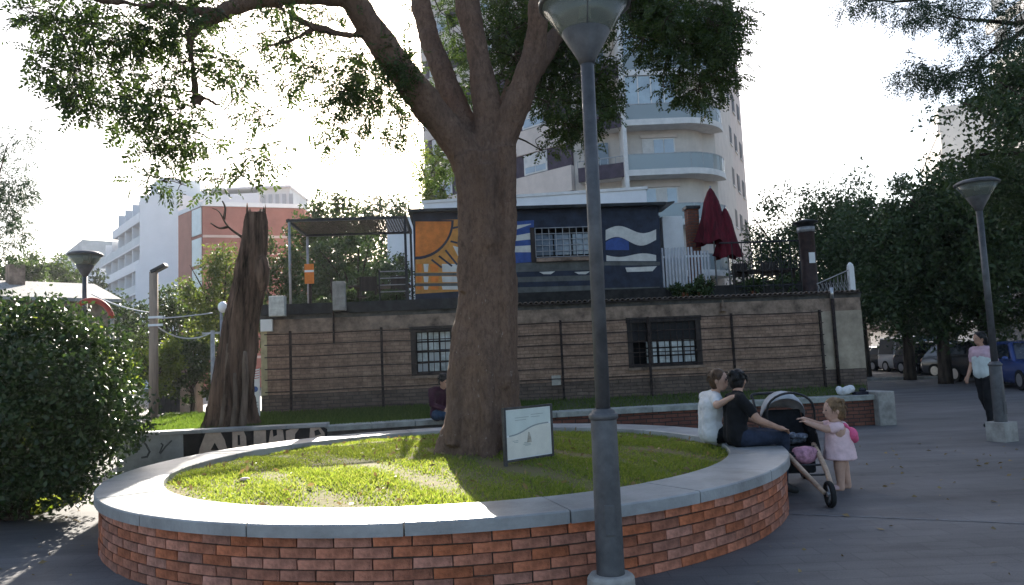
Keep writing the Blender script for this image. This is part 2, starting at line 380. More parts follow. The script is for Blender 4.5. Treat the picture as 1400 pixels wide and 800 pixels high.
for c in range(6):
    for k in range(NB):
        a = (k+.5*(c % 2))/NB*2*math.pi
        d = (a-(-math.pi/2)-.12+math.pi) % (2*math.pi)-math.pi   # bricks nearest the open plaza side first
        z = .0375+c*.075-.001; rr = RW-.05+random.uniform(-.003, .004)
        if abs(d) < 50/NB*math.pi:
            o = bpy.data.objects.new('brick', random.choice(bms)); COL.objects.link(o); o.parent = planter
            o.location = (rr*math.cos(a), rr*math.sin(a), z); o.rotation_euler = (random.gauss(0, .006), random.gauss(0, .006), a+math.pi/2+random.gauss(0, .008)); made += 1
        else: rest.obox((rr*math.cos(a), rr*math.sin(a), z), bl, .1, .063, a+math.pi/2)
rest.build('brick_courses', m_brick, planter, kind='stuff')
NS = 20
jp = gat(331, 718, ZT)-PC; a0 = math.atan2(jp.y, jp.x)
for k in range(NS):
    A0 = a0+2*math.pi*k/NS+.0018; A1 = a0+2*math.pi*(k+1)/NS-.0018; b = MB(); n = 8; vv = []
    dz = random.uniform(-.002, .002)
    prof = [(RI, ZT-.09), (RI, ZT-.008), (RI+.008, ZT), (RO-.01, ZT), (RO, ZT-.01), (RO, ZT-.09)]
    for i in range(n+1):
        a = A0+(A1-A0)*i/n
        for (r_, z) in prof: vv.append((r_*math.cos(a), r_*math.sin(a), z+dz))
    ff = []; p_ = len(prof)
    for i in range(n):
        for j in range(p_): ff.append((i*p_+j, (i+1)*p_+j, (i+1)*p_+(j+1) % p_, i*p_+(j+1) % p_))
    ff += [tuple(range(p_)), tuple(n*p_+j for j in range(p_))]
    b.raw(vv, ff).build('coping_stone', m_cope, planter)
# soil and grass
def soil_z(x, y): return .465+.10*max(0, 1-(x*x+y*y)/(RI*RI))+.02*math.sin(2.3*x+1)*math.cos(1.9*y)
b = MB(); vv = [(0, 0, soil_z(0, 0))]; ff = []; NR, NA = 18, 64
for i in range(1, NR+1):
    for k in range(NA):
        r_ = (RI+.01)*i/NR; a = 2*math.pi*k/NA; x, y = r_*math.cos(a), r_*math.sin(a); vv.append((x, y, soil_z(x, y)))
for k in range(NA): ff.append((0, 1+k, 1+(k+1) % NA))
for i in range(NR-1):
    for k in range(NA): ff.append((1+i*NA+k, 1+(i+1)*NA+k, 1+(i+1)*NA+(k+1) % NA, 1+i*NA+(k+1) % NA))
m_soil = M('soil', (.16, .12, .06), .95, .2, 2.2, .6, 30, col2=(.115, .125, .03))
b.raw(vv, ff).build('soil', m_soil, planter, True)
def grass(n, rad, zf, h, parent, name, mat, keep=None, w=.006):
    r_ = rad*np.sqrt(rng.uniform(0, 1, n)); a = rng.uniform(0, 2*np.pi, n); x = r_*np.cos(a); y = r_*np.sin(a)
    den = np.sin(x*2.1+.7)*np.cos(y*2.7+1.3)+.6*np.sin(x*5.3+y*4.1)+.5*np.sin(x*11+y*7.)
    tx_, ty_ = x-.37, y+.06; bare = np.exp(-((tx_/.75)**2+((ty_+.35)/.8)**2))*1.6
    k = rng.uniform(-1.4, 1.5, n) < den+.5-bare
    x, y, den = x[k], y[k], den[k]; n = len(x)
    z = zf(x, y); C = np.stack([x, y, z], 1)
    hh = h*rng.uniform(.45, 1.3, n)*(1+.35*np.clip(den, -1, 1)); lean = rng.normal(size=(n, 2))*.55
    T = C+np.stack([lean[:, 0]*hh, lean[:, 1]*hh, hh], 1); a = rng.uniform(0, np.pi, n)
    s_ = np.stack([np.cos(a), np.sin(a), a*0], 1)*w*rng.uniform(.6, 1.4, (n, 1)); Mid = C+(T-C)*.55+np.array([0, 0, 1])*hh[:, None]*.12
    V = np.concatenate([np.stack([C-s_, C+s_, Mid+s_*.8, Mid-s_*.8], 1), np.stack([Mid-s_*.8, Mid+s_*.8, T+s_*.15, T-s_*.15], 1)], 0)
    return fast_mesh(name, V, 4, mat, parent, 'stuff')
szf = lambda x, y: .455+.10*np.clip(1-(x*x+y*y)/(RI*RI), 0, 1)+.02*np.sin(2.3*x+1)*np.cos(1.9*y)
grass(120000, RI-.02, szf, .036, planter, 'grass', m_grass, w=.005)

# small litter on the grass
p = gat(335, 654, .53)
MB().ell((0, 0, .02), (.055, .04, .022), 10).build('paper_litter', M('pink_paper', (.75, .55, .52), .8, .15, 20)).location = (p.x, p.y, .50)
tag(bpy.data.objects['paper_litter'], 'crumpled pale pink paper lying on the sunny grass', 'litter')
p = gat(737, 627, .53); b = MB()
for k in range(9):
    a = k*.9; l = .05+.03*(k % 3); b.raw([(0, 0, .02), (l*math.cos(a), l*math.sin(a)*.7, .03+.02*(k % 2)), (l*1.5*math.cos(a+.25), l*math.sin(a+.25), .045), (l*.7*math.cos(a+.6), l*.7*math.sin(a+.6), .02)], [(0, 1, 2, 3)])
o = b.build('dry_leaf_clump', M('dry_leaf', (.42, .33, .2), .8, .3, 20), fix=False); o.location = (p.x, p.y, .53)
tag(o, 'clump of dry tan leaves on the soil below the information board', 'leaves')

# ================================================================== BIG TREE
def spline(pts, n=6):
    P = [Vector(p) for p in pts]; out = []
    for i in range(len(P)-1):
        a, b_, c, d = P[max(i-1, 0)], P[i], P[i+1], P[min(i+2, len(P)-1)]
        for k in range(n):
            t = k/n; out.append(.5*((2*b_)+(c-a)*t+(2*a-5*b_+4*c-d)*t*t+(3*b_-a-3*c+d)*t**3))
    out.append(P[-1]); return out
def limb(b, pts, radii, n=10, seg=6, jit=0, nodes=None):
    P = spline(pts, seg); m = len(P); rr = []
    for i in range(m):
        t = i/(m-1)*(len(radii)-1); k = min(int(t), len(radii)-2); rr.append(radii[k]+(radii[k+1]-radii[k])*(t-k))
    if jit:
        for i in range(1, m-1): P[i] = P[i]+Vector((random.gauss(0, jit), random.gauss(0, jit), random.gauss(0, jit)))
    b.tube(P, rr, n)
    if nodes is not None: nodes += [(p, r_) for p, r_ in zip(P, rr)]
    return P
big = thing('shade_tree', 'big tree with thick forked trunk growing from the round brick planter', 'tree', (-.38, 8.7, .5))
T0 = Vector(big.location)
def L_(px, py, Y): return at(px, py, Y)-T0
nodes = []
b = MB()
tr = [(652, 640, 8.7), (656, 600, 8.7), (660, 520, 8.7), (665, 420, 8.7), (667, 330, 8.7), (663, 265, 8.7), (662, 215, 8.7)]
limb(b, [L_(*t) for t in tr], [.50, .455, .42, .36, .325, .33, .36], 22, 5, 0)
for k, (dx, dy, r0) in enumerate(((-.5, -.2, .16), (.42, -.36, .17), (.06, -.56, .15), (-.3, .42, .16), (.5, .3, .15))):   # root flare
    limb(b, [(dx*.2, dy*.2, .9), (dx*.7, dy*.7, .28), (dx*1.15, dy*1.15, -.05)], [.22, r0, .07], 10, 4)
for (x_, y_, rr_) in ((668, 328, .11), (690, 240, .12), (640, 470, .1), (690, 520, .11), (652, 560, .1)):
    b.ell(L_(x_, y_, 8.42 if y_ > 300 else 8.55), (rr_, rr_*.9, rr_*1.3), 12)
for fl in ([(634, 215, 8.5), (637, 300, 8.5), (632, 400, 8.45)], [(664, 225, 8.42), (668, 310, 8.44), (660, 430, 8.42)], [(694, 200, 8.45), (694, 300, 8.48), (690, 420, 8.45), (700, 560, 8.4)], [(648, 400, 8.6), (630, 480, 8.42), (622, 560, 8.35), (618, 610, 8.3)], [(662, 400, 8.6), (664, 470, 8.38), (668, 600, 8.25)]):
    limb(b, [L_(*t) for t in fl], [.12, .1, .05] if fl[0][1] < 300 else [.04, .10, .09, .08], 10, 5)
limb(b, [L_(656, 262, 8.7), L_(632, 205, 8.65), L_(588, 148, 8.5), (L_(530, 72, 8.2)), L_(487, 8, 7.9), L_(450, -60, 7.6), L_(400, -140, 7.3)], [.25, .215, .185, .17, .15, .125, .09], 14, 6, 0, nodes)
limb(b, [L_(656, 255, 8.7), L_(640, 190, 8.9), L_(607, 105, 9.2), L_(582, 30, 9.5), L_(560, -60, 9.9), L_(520, -200, 10.4)], [.24, .185, .15, .135, .12, .07], 14, 6, 0, nodes)
limb(b, [L_(664, 250, 8.7), L_(668, 165, 8.7), L_(655, 80, 8.8), L_(638, -5, 8.9), L_(640, -120, 9.2), L_(660, -260, 9.4)], [.25, .18, .15, .14, .12, .07], 14, 6, 0, nodes)
limb(b, [L_(670, 258, 8.7), L_(690, 190, 8.6), L_(715, 120, 8.5), L_(730, 70, 8.45), L_(738, 0, 8.3), L_(745, -120, 8.1), L_(760, -240, 8.0)], [.25, .185, .15, .135, .115, .1, .06], 14, 6, 0, nodes)
limb(b, [L_(722, 105, 8.5), L_(752, 60, 8.8), L_(800, 5, 9.3), L_(870, -60, 9.8), L_(960, -110, 10.2)], [.15, .12, .1, .085, .05], 12, 6, 0, nodes)
limb(b, [L_(660, 235, 8.8), L_(690, 160, 9.6), L_(720, 60, 10.6), L_(740, -60, 11.6), L_(760, -180, 12.4)], [.2, .15, .13, .11, .05], 12, 6, 0, nodes)
# the long horizontal limb going left
limb(b, [L_(482, 2, 7.9), L_(415, -4, 7.7), L_(345, 2, 7.5), L_(300, 20, 7.4), L_(262, 45, 7.35), L_(264, 95, 7.3), L_(268, 130, 7.3)], [.10, .085, .075, .065, .05, .032, .022], 10, 6, 0, nodes)
limb(b, [L_(500, 50, 8.05), L_(455, 45, 7.9), L_(425, 35, 7.8), L_(375, 8, 7.6)], [.05, .034, .028, .02], 8, 5, .004, nodes)
limb(b, [L_(430, 37, 7.8), L_(400, 55, 7.7), L_(372, 62, 7.6), L_(350, 72, 7.5)], [.022, .018, .015, .01], 7, 4, .006, nodes)
limb(b, [L_(300, 20, 7.4), L_(240, 10, 7.1), L_(170, 5, 6.9), L_(100, -5, 6.7), L_(40, 10, 6.5)], [.05, .04, .03, .022, .01], 8, 5, .01, nodes)
for e in ([(268, 130), (300, 145), (322, 175), (345, 215)], [(266, 128), (250, 150), (228, 165), (200, 190)], [(268, 130), (262, 160), (266, 200), (262, 235)],
          [(262, 125), (225, 132), (180, 140), (140, 152)], [(262, 80), (215, 98), (190, 115), (160, 135)], [(268, 132), (285, 160), (298, 190), (300, 215)]):
    limb(b, [L_(x, y, 7.3-.12*i) for i, (x, y) in enumerate(e)], [.018, .013, .009, .004], 6, 4, .008, nodes)
o = b.build('trunk', m_bark, big, True)
rm = o.modifiers.new('remesh', 'REMESH'); rm.mode = 'VOXEL'; rm.voxel_size = .02; rm.use_smooth_shade = True
smo = o.modifiers.new('smooth', 'SMOOTH'); smo.factor = .5; smo.iterations = 3
for (nm_, sz_, st_) in (('lump', .45, .09), ('rough', .11, .028)):
    tx = bpy.data.textures.new(nm_, 'CLOUDS'); tx.noise_scale = sz_; tx.noise_depth = 3
    dm = o.modifiers.new(nm_, 'DISPLACE'); dm.texture = tx; dm.strength = st_; dm.mid_level = .5; dm.texture_coords = 'LOCAL'
# twigs and foliage clusters
CL = []
def cluster(px, py, Y, r_, n): CL.append((L_(px, py, Y), r_, n))
def region(x0, x1, y0, y1, Y0, Y1, cnt, r_, n):
    for _ in range(cnt): cluster(random.uniform(x0, x1), random.uniform(y0, y1), random.uniform(Y0, Y1), r_*random.uniform(.7, 1.25), int(n*random.uniform(.6, 1.3)))
region(60, 135, -5, 85, 6.4, 7.6, 16, .18, 20); region(130, 330, -10, 60, 6.6, 8.2, 25, .19, 20)
region(20, 60, 0, 60, 6.4, 7.2, 5, .13, 12); region(55, 120, 85, 140, 6.5, 7.2, 10, .15, 16); region(120, 250, 60, 140, 6.5, 7.6, 16, .17, 16)
region(170, 250, 140, 200, 6.6, 7.3, 12, .15, 15); region(180, 300, 190, 255, 6.7, 7.5, 16, .13, 11); region(290, 370, 140, 250, 6.8, 7.5, 10, .13, 10)
region(100, 180, 130, 180, 6.5, 7.2, 6, .12, 9); region(250, 345, 60, 130, 7, 8, 10, .15, 14); region(330, 470, -5, 20, 7.2, 9, 8, .15, 14)
region(380, 450, 50, 175, 7.4, 8.4, 14, .13, 10); region(455, 555, 65, 150, 8.0, 9.2, 24, .18, 26); region(430, 555, 150, 205, 8.0, 9.0, 12, .14, 15)
region(350, 460, 15, 60, 7.5, 8.5, 5, .13, 9)
region(585, 715, -10, 150, 9.8, 12.5, 38, .26, 26); region(590, 620, 190, 245, 11.5, 13, 6, .2, 16); region(690, 780, -10, 95, 9.2, 12, 40, .28, 30)
region(735, 835, 85, 190, 8.8, 10.5, 40, .2, 28); region(790, 930, -10, 35, 8.8, 10.5, 26, .24, 30); region(880, 1005, -5, 70, 8.6, 10, 40, .19, 28)
region(935, 1003, 60, 130, 8.7, 9.6, 15, .2, 28); region(905, 950, 80, 125, 8.7, 9.4, 6, .15, 16); region(1000, 1022, 15, 60, 8.8, 9.4, 5, .12, 12)
region(930, 975, 120, 145, 8.8, 9.4, 4, .13, 14); region(740, 830, 190, 215, 9, 9.8, 3, .12, 10)
# crown above the frame
for _ in range(150):
    th = random.uniform(0, 2*math.pi); rr = 5.6*math.sqrt(random.random()); zz = 7.2+random.uniform(0, 3.6)*(1-(rr/6.4)**2)
    CL.append((Vector((rr*math.cos(th), rr*math.sin(th)-.2, zz)), random.uniform(.35, .6), 26))
tw = MB(); CB = []; CA = []
nd = [(p, r_) for p, r_ in nodes]
CL.sort(key=lambda c: min((c[0]-p).length for p, _ in nodes))
for (c, r_, n) in CL:
    j = min(range(len(nd)), key=lambda i: (nd[i][0]-c).length+.35*max(0, nd[i][0].z-c.z))
    p0, r0 = nd[j]; d = c-p0
    if d.length > .08:
        ra = min(.6*r0, .012+.014*d.length); mid = p0.lerp(c, .5)+Vector((random.gauss(0, .07), random.gauss(0, .07), .10*d.length))*1
        P = spline([p0, mid, c], 4); tw.tube(P, [ra+(max(.0035, ra*.3)-ra)*i/(len(P)-1) for i in range(len(P))], 5, False)
        for i in range(3, len(P)): nd.append((P[i], max(.004, ra*.55)))
    for _ in range(n):
        v = Vector((random.gauss(0, 1), random.gauss(0, 1), random.gauss(0, .75))); q_ = c+v*r_*.55
        CB.append(q_[:]); a = v.normalized()+Vector((random.gauss(0, .5), random.gauss(0, .5), random.gauss(-.45, .4))); CA.append(a[:])
    for _ in range(max(2, n//7)):
        v = Vector((random.gauss(0, 1), random.gauss(0, 1), random.gauss(-.1, .7)))*r_*.8; tw.tube([c, c+v*.5+Vector((0, 0, .02)), c+v*1.15], [.006, .0045, .003], 4, False)
tw.build('branches', m_barkdark, big, True, 'stuff', fix=False)
CB = np.array(CB); CA = np.array(CA)
fast_mesh('crown', fronds(CB, CA, .16, 6, .025, .053), 4, m_leaf, big)

# ================================================================== STREET LAMPS
m_glass = glassmat('lamp_glass', (.72, .76, .70), .35, .15, (.30, .32, .28))
def make_lamp(label, loc):
    t = thing('street_lamp', label, 'street lamp', loc, 0, 'plaza street lamps')
    bs = MB(); bs.lathe([(.165, -.02), (.16, .13), (.145, .155), (.1, .157)], 10); bs.build('concrete_base', m_conc, t, bevel=.01)
    MB().lathe([(.096, .1), (.094, .18), (.091, .6), (.088, 1.2), (.075, 1.235), (.05, 1.245)], 24).build('lower_pole', m_metal, t, True)
    MB().lathe([(.09, 1.17), (.1, 1.18), (.1, 1.205), (.09, 1.215)], 24).build('collar', m_metal, t, True)
    MB().box(-.035, .035, -.099, -.09, .42, .62).build('service_hatch', m_metal, t, bevel=.006)
    MB().lathe([(.05, 1.24), (.048, 3.72)], 18).build('upper_pole', m_metal, t, True)
    hc = MB().lathe([(.052, 3.66), (.066, 3.70), (.172, 3.885), (.168, 3.905), (.06, 3.93), (.058, 3.98), (.045, 3.99)], 28).build('lamp_holder', m_metal, t, True)
    MB().lathe([(.04, 3.985), (.045, 4.01), (.045, 4.08), (.02, 4.11)], 14).build('bulb', M('bulb_glass', (.75, .74, .7), .25, .05, 5), hc, True)
    MB().lathe([(.174, 3.89), (.315, 4.095), (.311, 4.096), (.17, 3.893)], 32, close=True).build('glass_shade', m_glass, t, True)
    for k in range(3):
        a = k*2.094+.5; MB().tube([(.17*math.cos(a), .17*math.sin(a), 3.89), (.305*math.cos(a), .305*math.sin(a), 4.09)], .006, 6).build('strut', m_metal, t)
    MB().lathe([(.318, 4.085), (.328, 4.09), (.328, 4.12), (.26, 4.16), (.08, 4.19), (.01, 4.195)], 32).build('cap', m_metal, t, True)
    return t
p = gat(836.5, 817); lamp = make_lamp('grey street lamp standing right against the brick side of the round planter', (p.x, p.y, 0))
lamp.rotation_euler = (0, R(.45), 0)
l2 = copy_tree(lamp); p = gat(1371, 603); l2.location = (p.x, p.y, 0); l2.rotation_euler = (0, 0, .4)
l2['label'] = 'grey street lamp standing alone on open paving in front of a walking woman'
l3 = copy_tree(lamp); p = at(116, 400, 14.9); l3.location = (p.x, p.y, 0); l3.rotation_euler = (0, 0, 1)
l3['label'] = 'grey street lamp rising behind the big dark bush'
# square concrete footing of the lamp in the open
for o in l2.children:
    if o.name.startswith('concrete_base'):
        me = MB().box(-.155, .155, -.155, .155, -.02, .30).mesh('concrete_base'); me.materials.append(m_conc); o.data = me
        rest_ = o

# ================================================================== INFORMATION BOARD
pa, pb = at(692, 600, 7.55), at(754, 600, 7.95)
fr = Frame((pa.x, pa.y), (pb.x, pb.y))
board = thing('information_board', 'white framed information board standing on the grass at the tree foot', 'sign', (pa.x, pa.y, 0), fr.ang)
u0, zt = fr.px(692, 561); u1, _ = fr.px(754, 553); _, zb = fr.px(692, 630)
u0, u1 = 0, fr.len
m_frame = M('board_frame', (.07, .065, .065), .6, .2, 12)
m_b1 = M('board_print_green', (.62, .66, .62), .5, .05, 5); m_b2 = M('board_print_cream', (.74, .70, .62), .5, .06, 5); m_b3 = M('board_print_grey', (.33, .36, .35), .6, .1, 9)
MB().box(u0, u1, 0, .018, zb, zt).build('panel', m_white, board)
for (a, b_, c, d) in ((u0-.02, u1+.02, zt, zt+.022), (u0-.02, u1+.02, zb-.022, zb)): MB().box(a, b_, -.006, .026, c, d).build('frame_bar', m_frame, board)
for x in (u0-.011, u1+.011): MB().box(x-.013, x+.013, -.008, .03, .42, zt+.024).build('post', m_frame, board)
def wave(x): t = (x-u0)/(u1-u0); return zb+(zt-zb)*(.46+.2*(1/(1+math.exp(-(t-.42)*9))))
xs = [u0+.008+(u1-u0-.016)*i/20 for i in range(21)]
MB().prism_xz([(x, wave(x)+.012) for x in xs]+[(xs[-1], zt-.01), (xs[0], zt-.01)], -.002, 0).build('print', m_b1, board)
MB().prism_xz([(x, wave(x)-.008) for x in reversed(xs)]+[(xs[0], zb+.01), (xs[-1], zb+.01)], -.002, 0).build('print', m_b2, board)
for k in range(20): MB().prism_xz([(xs[k], wave(xs[k])-.007), (xs[k+1], wave(xs[k+1])-.007), (xs[k+1], wave(xs[k+1])+.008), (xs[k], wave(xs[k])+.008)], -.003, 0).build('print', m_b3, board) if k % 4 == 99 else None
g = MB(); xs2 = xs[1:-1]
g.prism_xz([(x, wave(x)+.009) for x in xs2]+[(x, wave(x)-.005) for x in reversed(xs2)], -.0035, -.0005)
for (x, z, l) in ((.13, .36, .12), (.16, .33, .09), (.36, .27, .16), (.40, .245, .12), (.38, .30, .08), (.2, .82, .3), (.2, .77, .24), (.55, .86, .28), (.55, .81, .2)):
    X = u0+(u1-u0)*x; Z = zb+(zt-zb)*z; g.box(X, X+(u1-u0)*l, -.0032, -.0005, Z, Z+.005)
g.build('print', m_b3, board)
X = u0+(u1-u0)*.5; Z = zb+(zt-zb)*.3
MB().prism_xz([(X-.035, Z), (X+.03, Z), (X+.02, Z+.05), (X+.005, Z+.10), (X-.012, Z+.11), (X-.025, Z+.05)], -.0032, -.0005).build('print', M('board_print_brown', (.45, .40, .33), .6, .2, 20), board)

# ================================================================== RAISED LAWN AND RETAINING WALLS
m_gwall = M('painted_wall_grey', (.30, .305, .30), .85, .16, 2.5, .25, 40)
g0, g1 = at(160, 600, 12.7), at(447, 590, 13.0)
gf = Frame((g0.x, g0.y), (g1.x, g1.y)); GH = .64
gw = thing('graffiti_wall', 'low grey retaining wall sprayed with black and tan graffiti letters', 'wall', (g0.x, g0.y, 0), gf.ang)
MB().box(0, gf.len, 0, .28, -.02, GH-.06).build('wall', m_gwall, gw)
n = 5
for k in range(n): MB().box(gf.len*k/n+.003, gf.len*(k+1)/n-.003, -.03, .32, GH-.06, GH).build('coping_stone', m_cope, gw, bevel=.006)
m_sprayb = M('black_spray', (.014, .013, .014), .5, .3, 8); m_sprayt = M('tan_spray', (.52, .40, .31), .7, .12, 6); m_sprayg = M('grey_spray', (.10, .105, .105), .7, .3, 9)
def gz(x, y, s=4.375):
    u, z = gf.px(160+x/s, 540+y/s, 0); return (u, min(z, GH-.065))
def decal(pts, mat, t, nm): MB().prism_xz([gz(x, y) for x, y in pts], -t, -.0005).build(nm, mat, gw)
decal([(395, 230), (440, 215), (520, 205), (700, 190), (900, 165), (1050, 145), (1180, 135), (1235, 150), (1262, 205), (1255, 270), (1000, 300), (700, 350), (480, 430), (400, 440)], m_sprayb, .002, 'paint')
for L3 in ([(530, 222), (620, 216), (645, 270), (672, 380), (480, 400), (495, 320)], [(690, 198), (758, 192), (772, 250), (778, 360), (690, 360)], [(818, 170), (890, 163), (892, 320), (818, 330)],
           [(918, 215), (925, 180), (980, 166), (992, 210), (1003, 290), (905, 300), (912, 250)], [(1010, 215), (1040, 170), (1075, 150), (1148, 138), (1150, 185), (1090, 200), (1065, 235), (1062, 300), (1012, 300)],
           [(1155, 190), (1185, 178), (1215, 190), (1240, 225), (1248, 270), (1150, 280)]):
    decal(L3, m_sprayt, .004, 'letter')
for L3 in ([(560, 330), (585, 285), (610, 330)], [(930, 178), (955, 172), (958, 240), (935, 250)], [(1080, 215), (1150, 200), (1150, 212), (1085, 228)], [(1180, 215), (1205, 205), (1222, 235), (1185, 245)], [(722, 240), (735, 240), (738, 300), (722, 300)]):
    decal(L3, m_sprayb, .0055, 'letter_counter')
def stroke(pts, wd, nm='scribble'):
    q_ = MB(); P = [gz(x, y) for x, y in pts]
    for (a, b_) in zip(P[:-1], P[1:]):
        d = Vector((b_[0]-a[0], b_[1]-a[1])); d = d.normalized() if d.length else Vector((1, 0)); nx = Vector((-d.y, d.x))*wd; e = d*wd*.8
        q_.prism_xz([(a[0]-nx.x-e.x, a[1]-nx.y-e.y), (b_[0]-nx.x+e.x, b_[1]-nx.y+e.y), (b_[0]+nx.x+e.x, b_[1]+nx.y+e.y), (a[0]+nx.x-e.x, a[1]+nx.y-e.y)], -.002-.0004*random.random(), -.0005)
    q_.build(nm, m_sprayg, gw)
stroke([(75, 360), (85, 260), (120, 340), (130, 240)], .014); stroke([(185, 250), (160, 240), (150, 270), (175, 300), (195, 340), (180, 370), (150, 375)], .016)
stroke([(255, 345), (275, 300), (265, 290)], .012); stroke([(260, 350), (290, 310), (325, 275)], .014); stroke([(110, 300), (125, 270), (140, 310)], .012)
# middle stretch of coping
m_gstone = M('garden_stone', (.33, .34, .31), .8, .2, 4, .3, 40)
c0, c1 = Vector((g1.x, g1.y)), None
c1 = at(625, 570, 13.55); cf = Frame((g1.x, g1.y), (c1.x, c1.y))
cw = thing('stone_ledge', 'grey stone ledge edging the shaded lawn behind the planter', 'ledge', (g1.x, g1.y, 0), cf.ang)
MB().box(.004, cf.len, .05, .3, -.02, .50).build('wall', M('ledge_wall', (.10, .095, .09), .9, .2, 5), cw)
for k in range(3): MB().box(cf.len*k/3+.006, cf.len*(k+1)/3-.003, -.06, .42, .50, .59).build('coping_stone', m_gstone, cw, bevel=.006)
# right stretch: brick bench wall
e0, e1 = Vector((c1.x, c1.y)), at(1197, 560, 14.8)
ef = Frame((c1.x, c1.y), (e1.x, e1.y))
bwm = brickmat('bench_brick', (.20, .085, .06), (.14, .06, .045), (.06, .045, .04), .25, .075)
bw = thing('brick_bench_wall', 'long low dark red brick wall with grey coping before the stone building', 'wall', (c1.x, c1.y, 0), ef.ang)
MB().box(.004, ef.len, .05, .32, -.02, .50).build('wall', bwm, bw)
n = 9
for k in range(n): MB().box(ef.len*k/n+.006, ef.len*(k+1)/n-.003, -.02, .46, .50, .60).build('coping_stone', m_gstone, bw, bevel=.008)
eb = MB().box(ef.len, ef.len+.36, -.12, .5, -.02, .66).build('end_block', m_conc, bw, bevel=.02)
# lawn behind the walls
BL, BR = at(358, 500, 16.5), at(1183, 500, 17.5)
lz0, lz1 = .55, .66
front = [(g0.x-.05, g0.y+.2), (g1.x, g1.y+.2), (c1.x, c1.y+.25), (e1.x, e1.y+.2)]; back = [(g0.x-1.4, 17.6), (BL.x, 17.0), (c1.x, 17.2), (BR.x, 17.6)]
vv = []; ff = []; NI = 10
PX = []
for k in range(3):
    for i in range(NI): t = i/NI; PX.append((Vector(front[k]).lerp(Vector(front[k+1]), t), Vector(back[k]).lerp(Vector(back[k+1]), t)))
PX.append((Vector(front[3]), Vector(back[3])))
for (a, b_) in PX:
    for j in range(9):
        t = j/8; q_ = a.lerp(b_, t); vv.append((q_.x, q_.y, lz0+(lz1-lz0)*t+.012*math.sin(3*q_.x)*math.sin(4*q_.y)))
for i in range(len(PX)-1):
    for j in range(8): ff.append((i*9+j, (i+1)*9+j, (i+1)*9+j+1, i*9+j+1))
MB().raw(vv, ff).build('lawn', M('lawn', (.05, .075, .02), .95, .35, 5, .6, 60, col2=(.075, .065, .03)), None, True, 'structure', fix=False)
V = []; n = 42000
ii = rng.integers(0, len(PX)-1, n); tt = rng.uniform(0, 1, n); jj = rng.uniform(.02, .98, n)
Fr = np.array([[a.x, a.y] for a, b_ in PX]); Bk = np.array([[b_.x, b_.y] for a, b_ in PX])
A_ = Fr[ii]*(1-tt[:, None])+Fr[ii+1]*tt[:, None]; B_ = Bk[ii]*(1-tt[:, None])+Bk[ii+1]*tt[:, None]
xy = A_*(1-jj[:, None])+B_*jj[:, None]; keep = (xy[:, 0] < .8) | (rng.uniform(0, 1, n) < .25); xy = xy[keep]; jj = jj[keep]; n = len(xy)
C = np.stack([xy[:, 0], xy[:, 1], lz0+(lz1-lz0)*jj-.01], 1); hh = rng.uniform(.03, .1, n)
T = C+np.stack([rng.normal(size=n)*.03, rng.normal(size=n)*.03, hh], 1); s_ = np.zeros((n, 3)); s_[:, 0] = .008
fast_mesh('lawn_grass', np.stack([C-s_, C+s_, T+s_*.2, T-s_*.2], 1), 4, leafmat('lawn_blade', (.05, .085, .015), (.10, .14, .03), .45), None, 'stuff')
tag(bpy.data.objects['lawn_grass'], 'short grass on the raised bed before the stone building', 'grass')
# loose planting beside the wall on the right end of the bed
bag = MB()
for k in range(9): bag.ell((random.uniform(-.14, .14), random.uniform(-.08, .08), .08+random.uniform(-.02, .06)), (random.uniform(.06, .12), .08, random.uniform(.05, .09)), 8)
p = at(1158, 545, 15.0); o = bag.build('white_bag', M('white_plastic', (.72, .72, .73), .5, .1, 12, .5, 30)); o.location = (p.x, p.y+.05, .595)
o.modifiers.new('r', 'REMESH').mode = 'VOXEL'; o.modifiers['r'].voxel_size = .02
tag(o, 'crumpled white plastic bag on the low brick wall', 'bag')
p = at(1180, 545, 14.9); o = MB().box(-.13, .13, -.08, .08, 0, .06).ell((.05, 0, .09), (.08, .06, .05), 8).build('dark_bundle', M('dark_cloth', (.03, .03, .045), .9, .3, 9)); o.location = (p.x, p.y+.1, .60)
tag(o, 'small dark bundle beside the white plastic bag', 'bundle')

# ================================================================== STONE BUILDING
sf = Frame((BL.x, BL.y), (BR.x, BR.y)); SW = sf.len; SH = 2.72
sb = thing('stone_building', 'low brown stone building with barred windows and a roof terrace', 'building', (BL.x, BL.y, 0), sf.ang)
m_stone = brickmat('rubble_stone', (.36, .24, .175), (.285, .185, .135), (.235, .16, .12), .21, .078, noise=1., msize=.010, bump=.7)
m_stonelow = brickmat('stone_base', (.17, .125, .10), (.12, .09, .075), (.09, .07, .06), .28, .08, noise=.8)
m_plaster = M('old_plaster', (.29, .21, .16), .9, .3, 3.2, .4, 20)
wins = []
for (x0, y0, x1, y1) in ((566, 447, 636, 514), (863, 434, 954, 503)):
    ua, za = sf.px(x0, y1); ub, zb_ = sf.px(x1, y0); wins.append((ua, ub, za, zb_))
band = SH-.30; low = 1.05
w_ = MB(); u = 0
for (ua, ub, za, zb_) in wins:
    w_.box(u, ua, 0, .35, low, band); w_.box(ua, ub, 0, .35, low, za); 
    if zb_ < band: w_.box(ua, ub, 0, .35, zb_, band)
    u = ub
w_.box(u, SW, 0, .35, low, band); w_.box(0, .35, .35, 7, 0, SH-.02); w_.box(SW-.35, SW, .35, 7, 0, SH-.02); w_.box(0, SW, 7, 7.3, 0, SH-.02)
w_.build('wall', m_stone, sb)
MB().box(-.004, SW+.004, -.02, .35, -.02, low).build('base_course', m_stonelow, sb)
pl = MB(); u = -.006
for (ua, ub, za, zb_) in wins:
    if zb_ > band: pl.box(u, ua, -.012, .35, band, SH); pl.box(ua, ub, -.012, .35, zb_, SH); u = ub
pl.box(u, SW+.006, -.012, .35, band, SH); pl.build('plaster_band', m_plaster, sb)
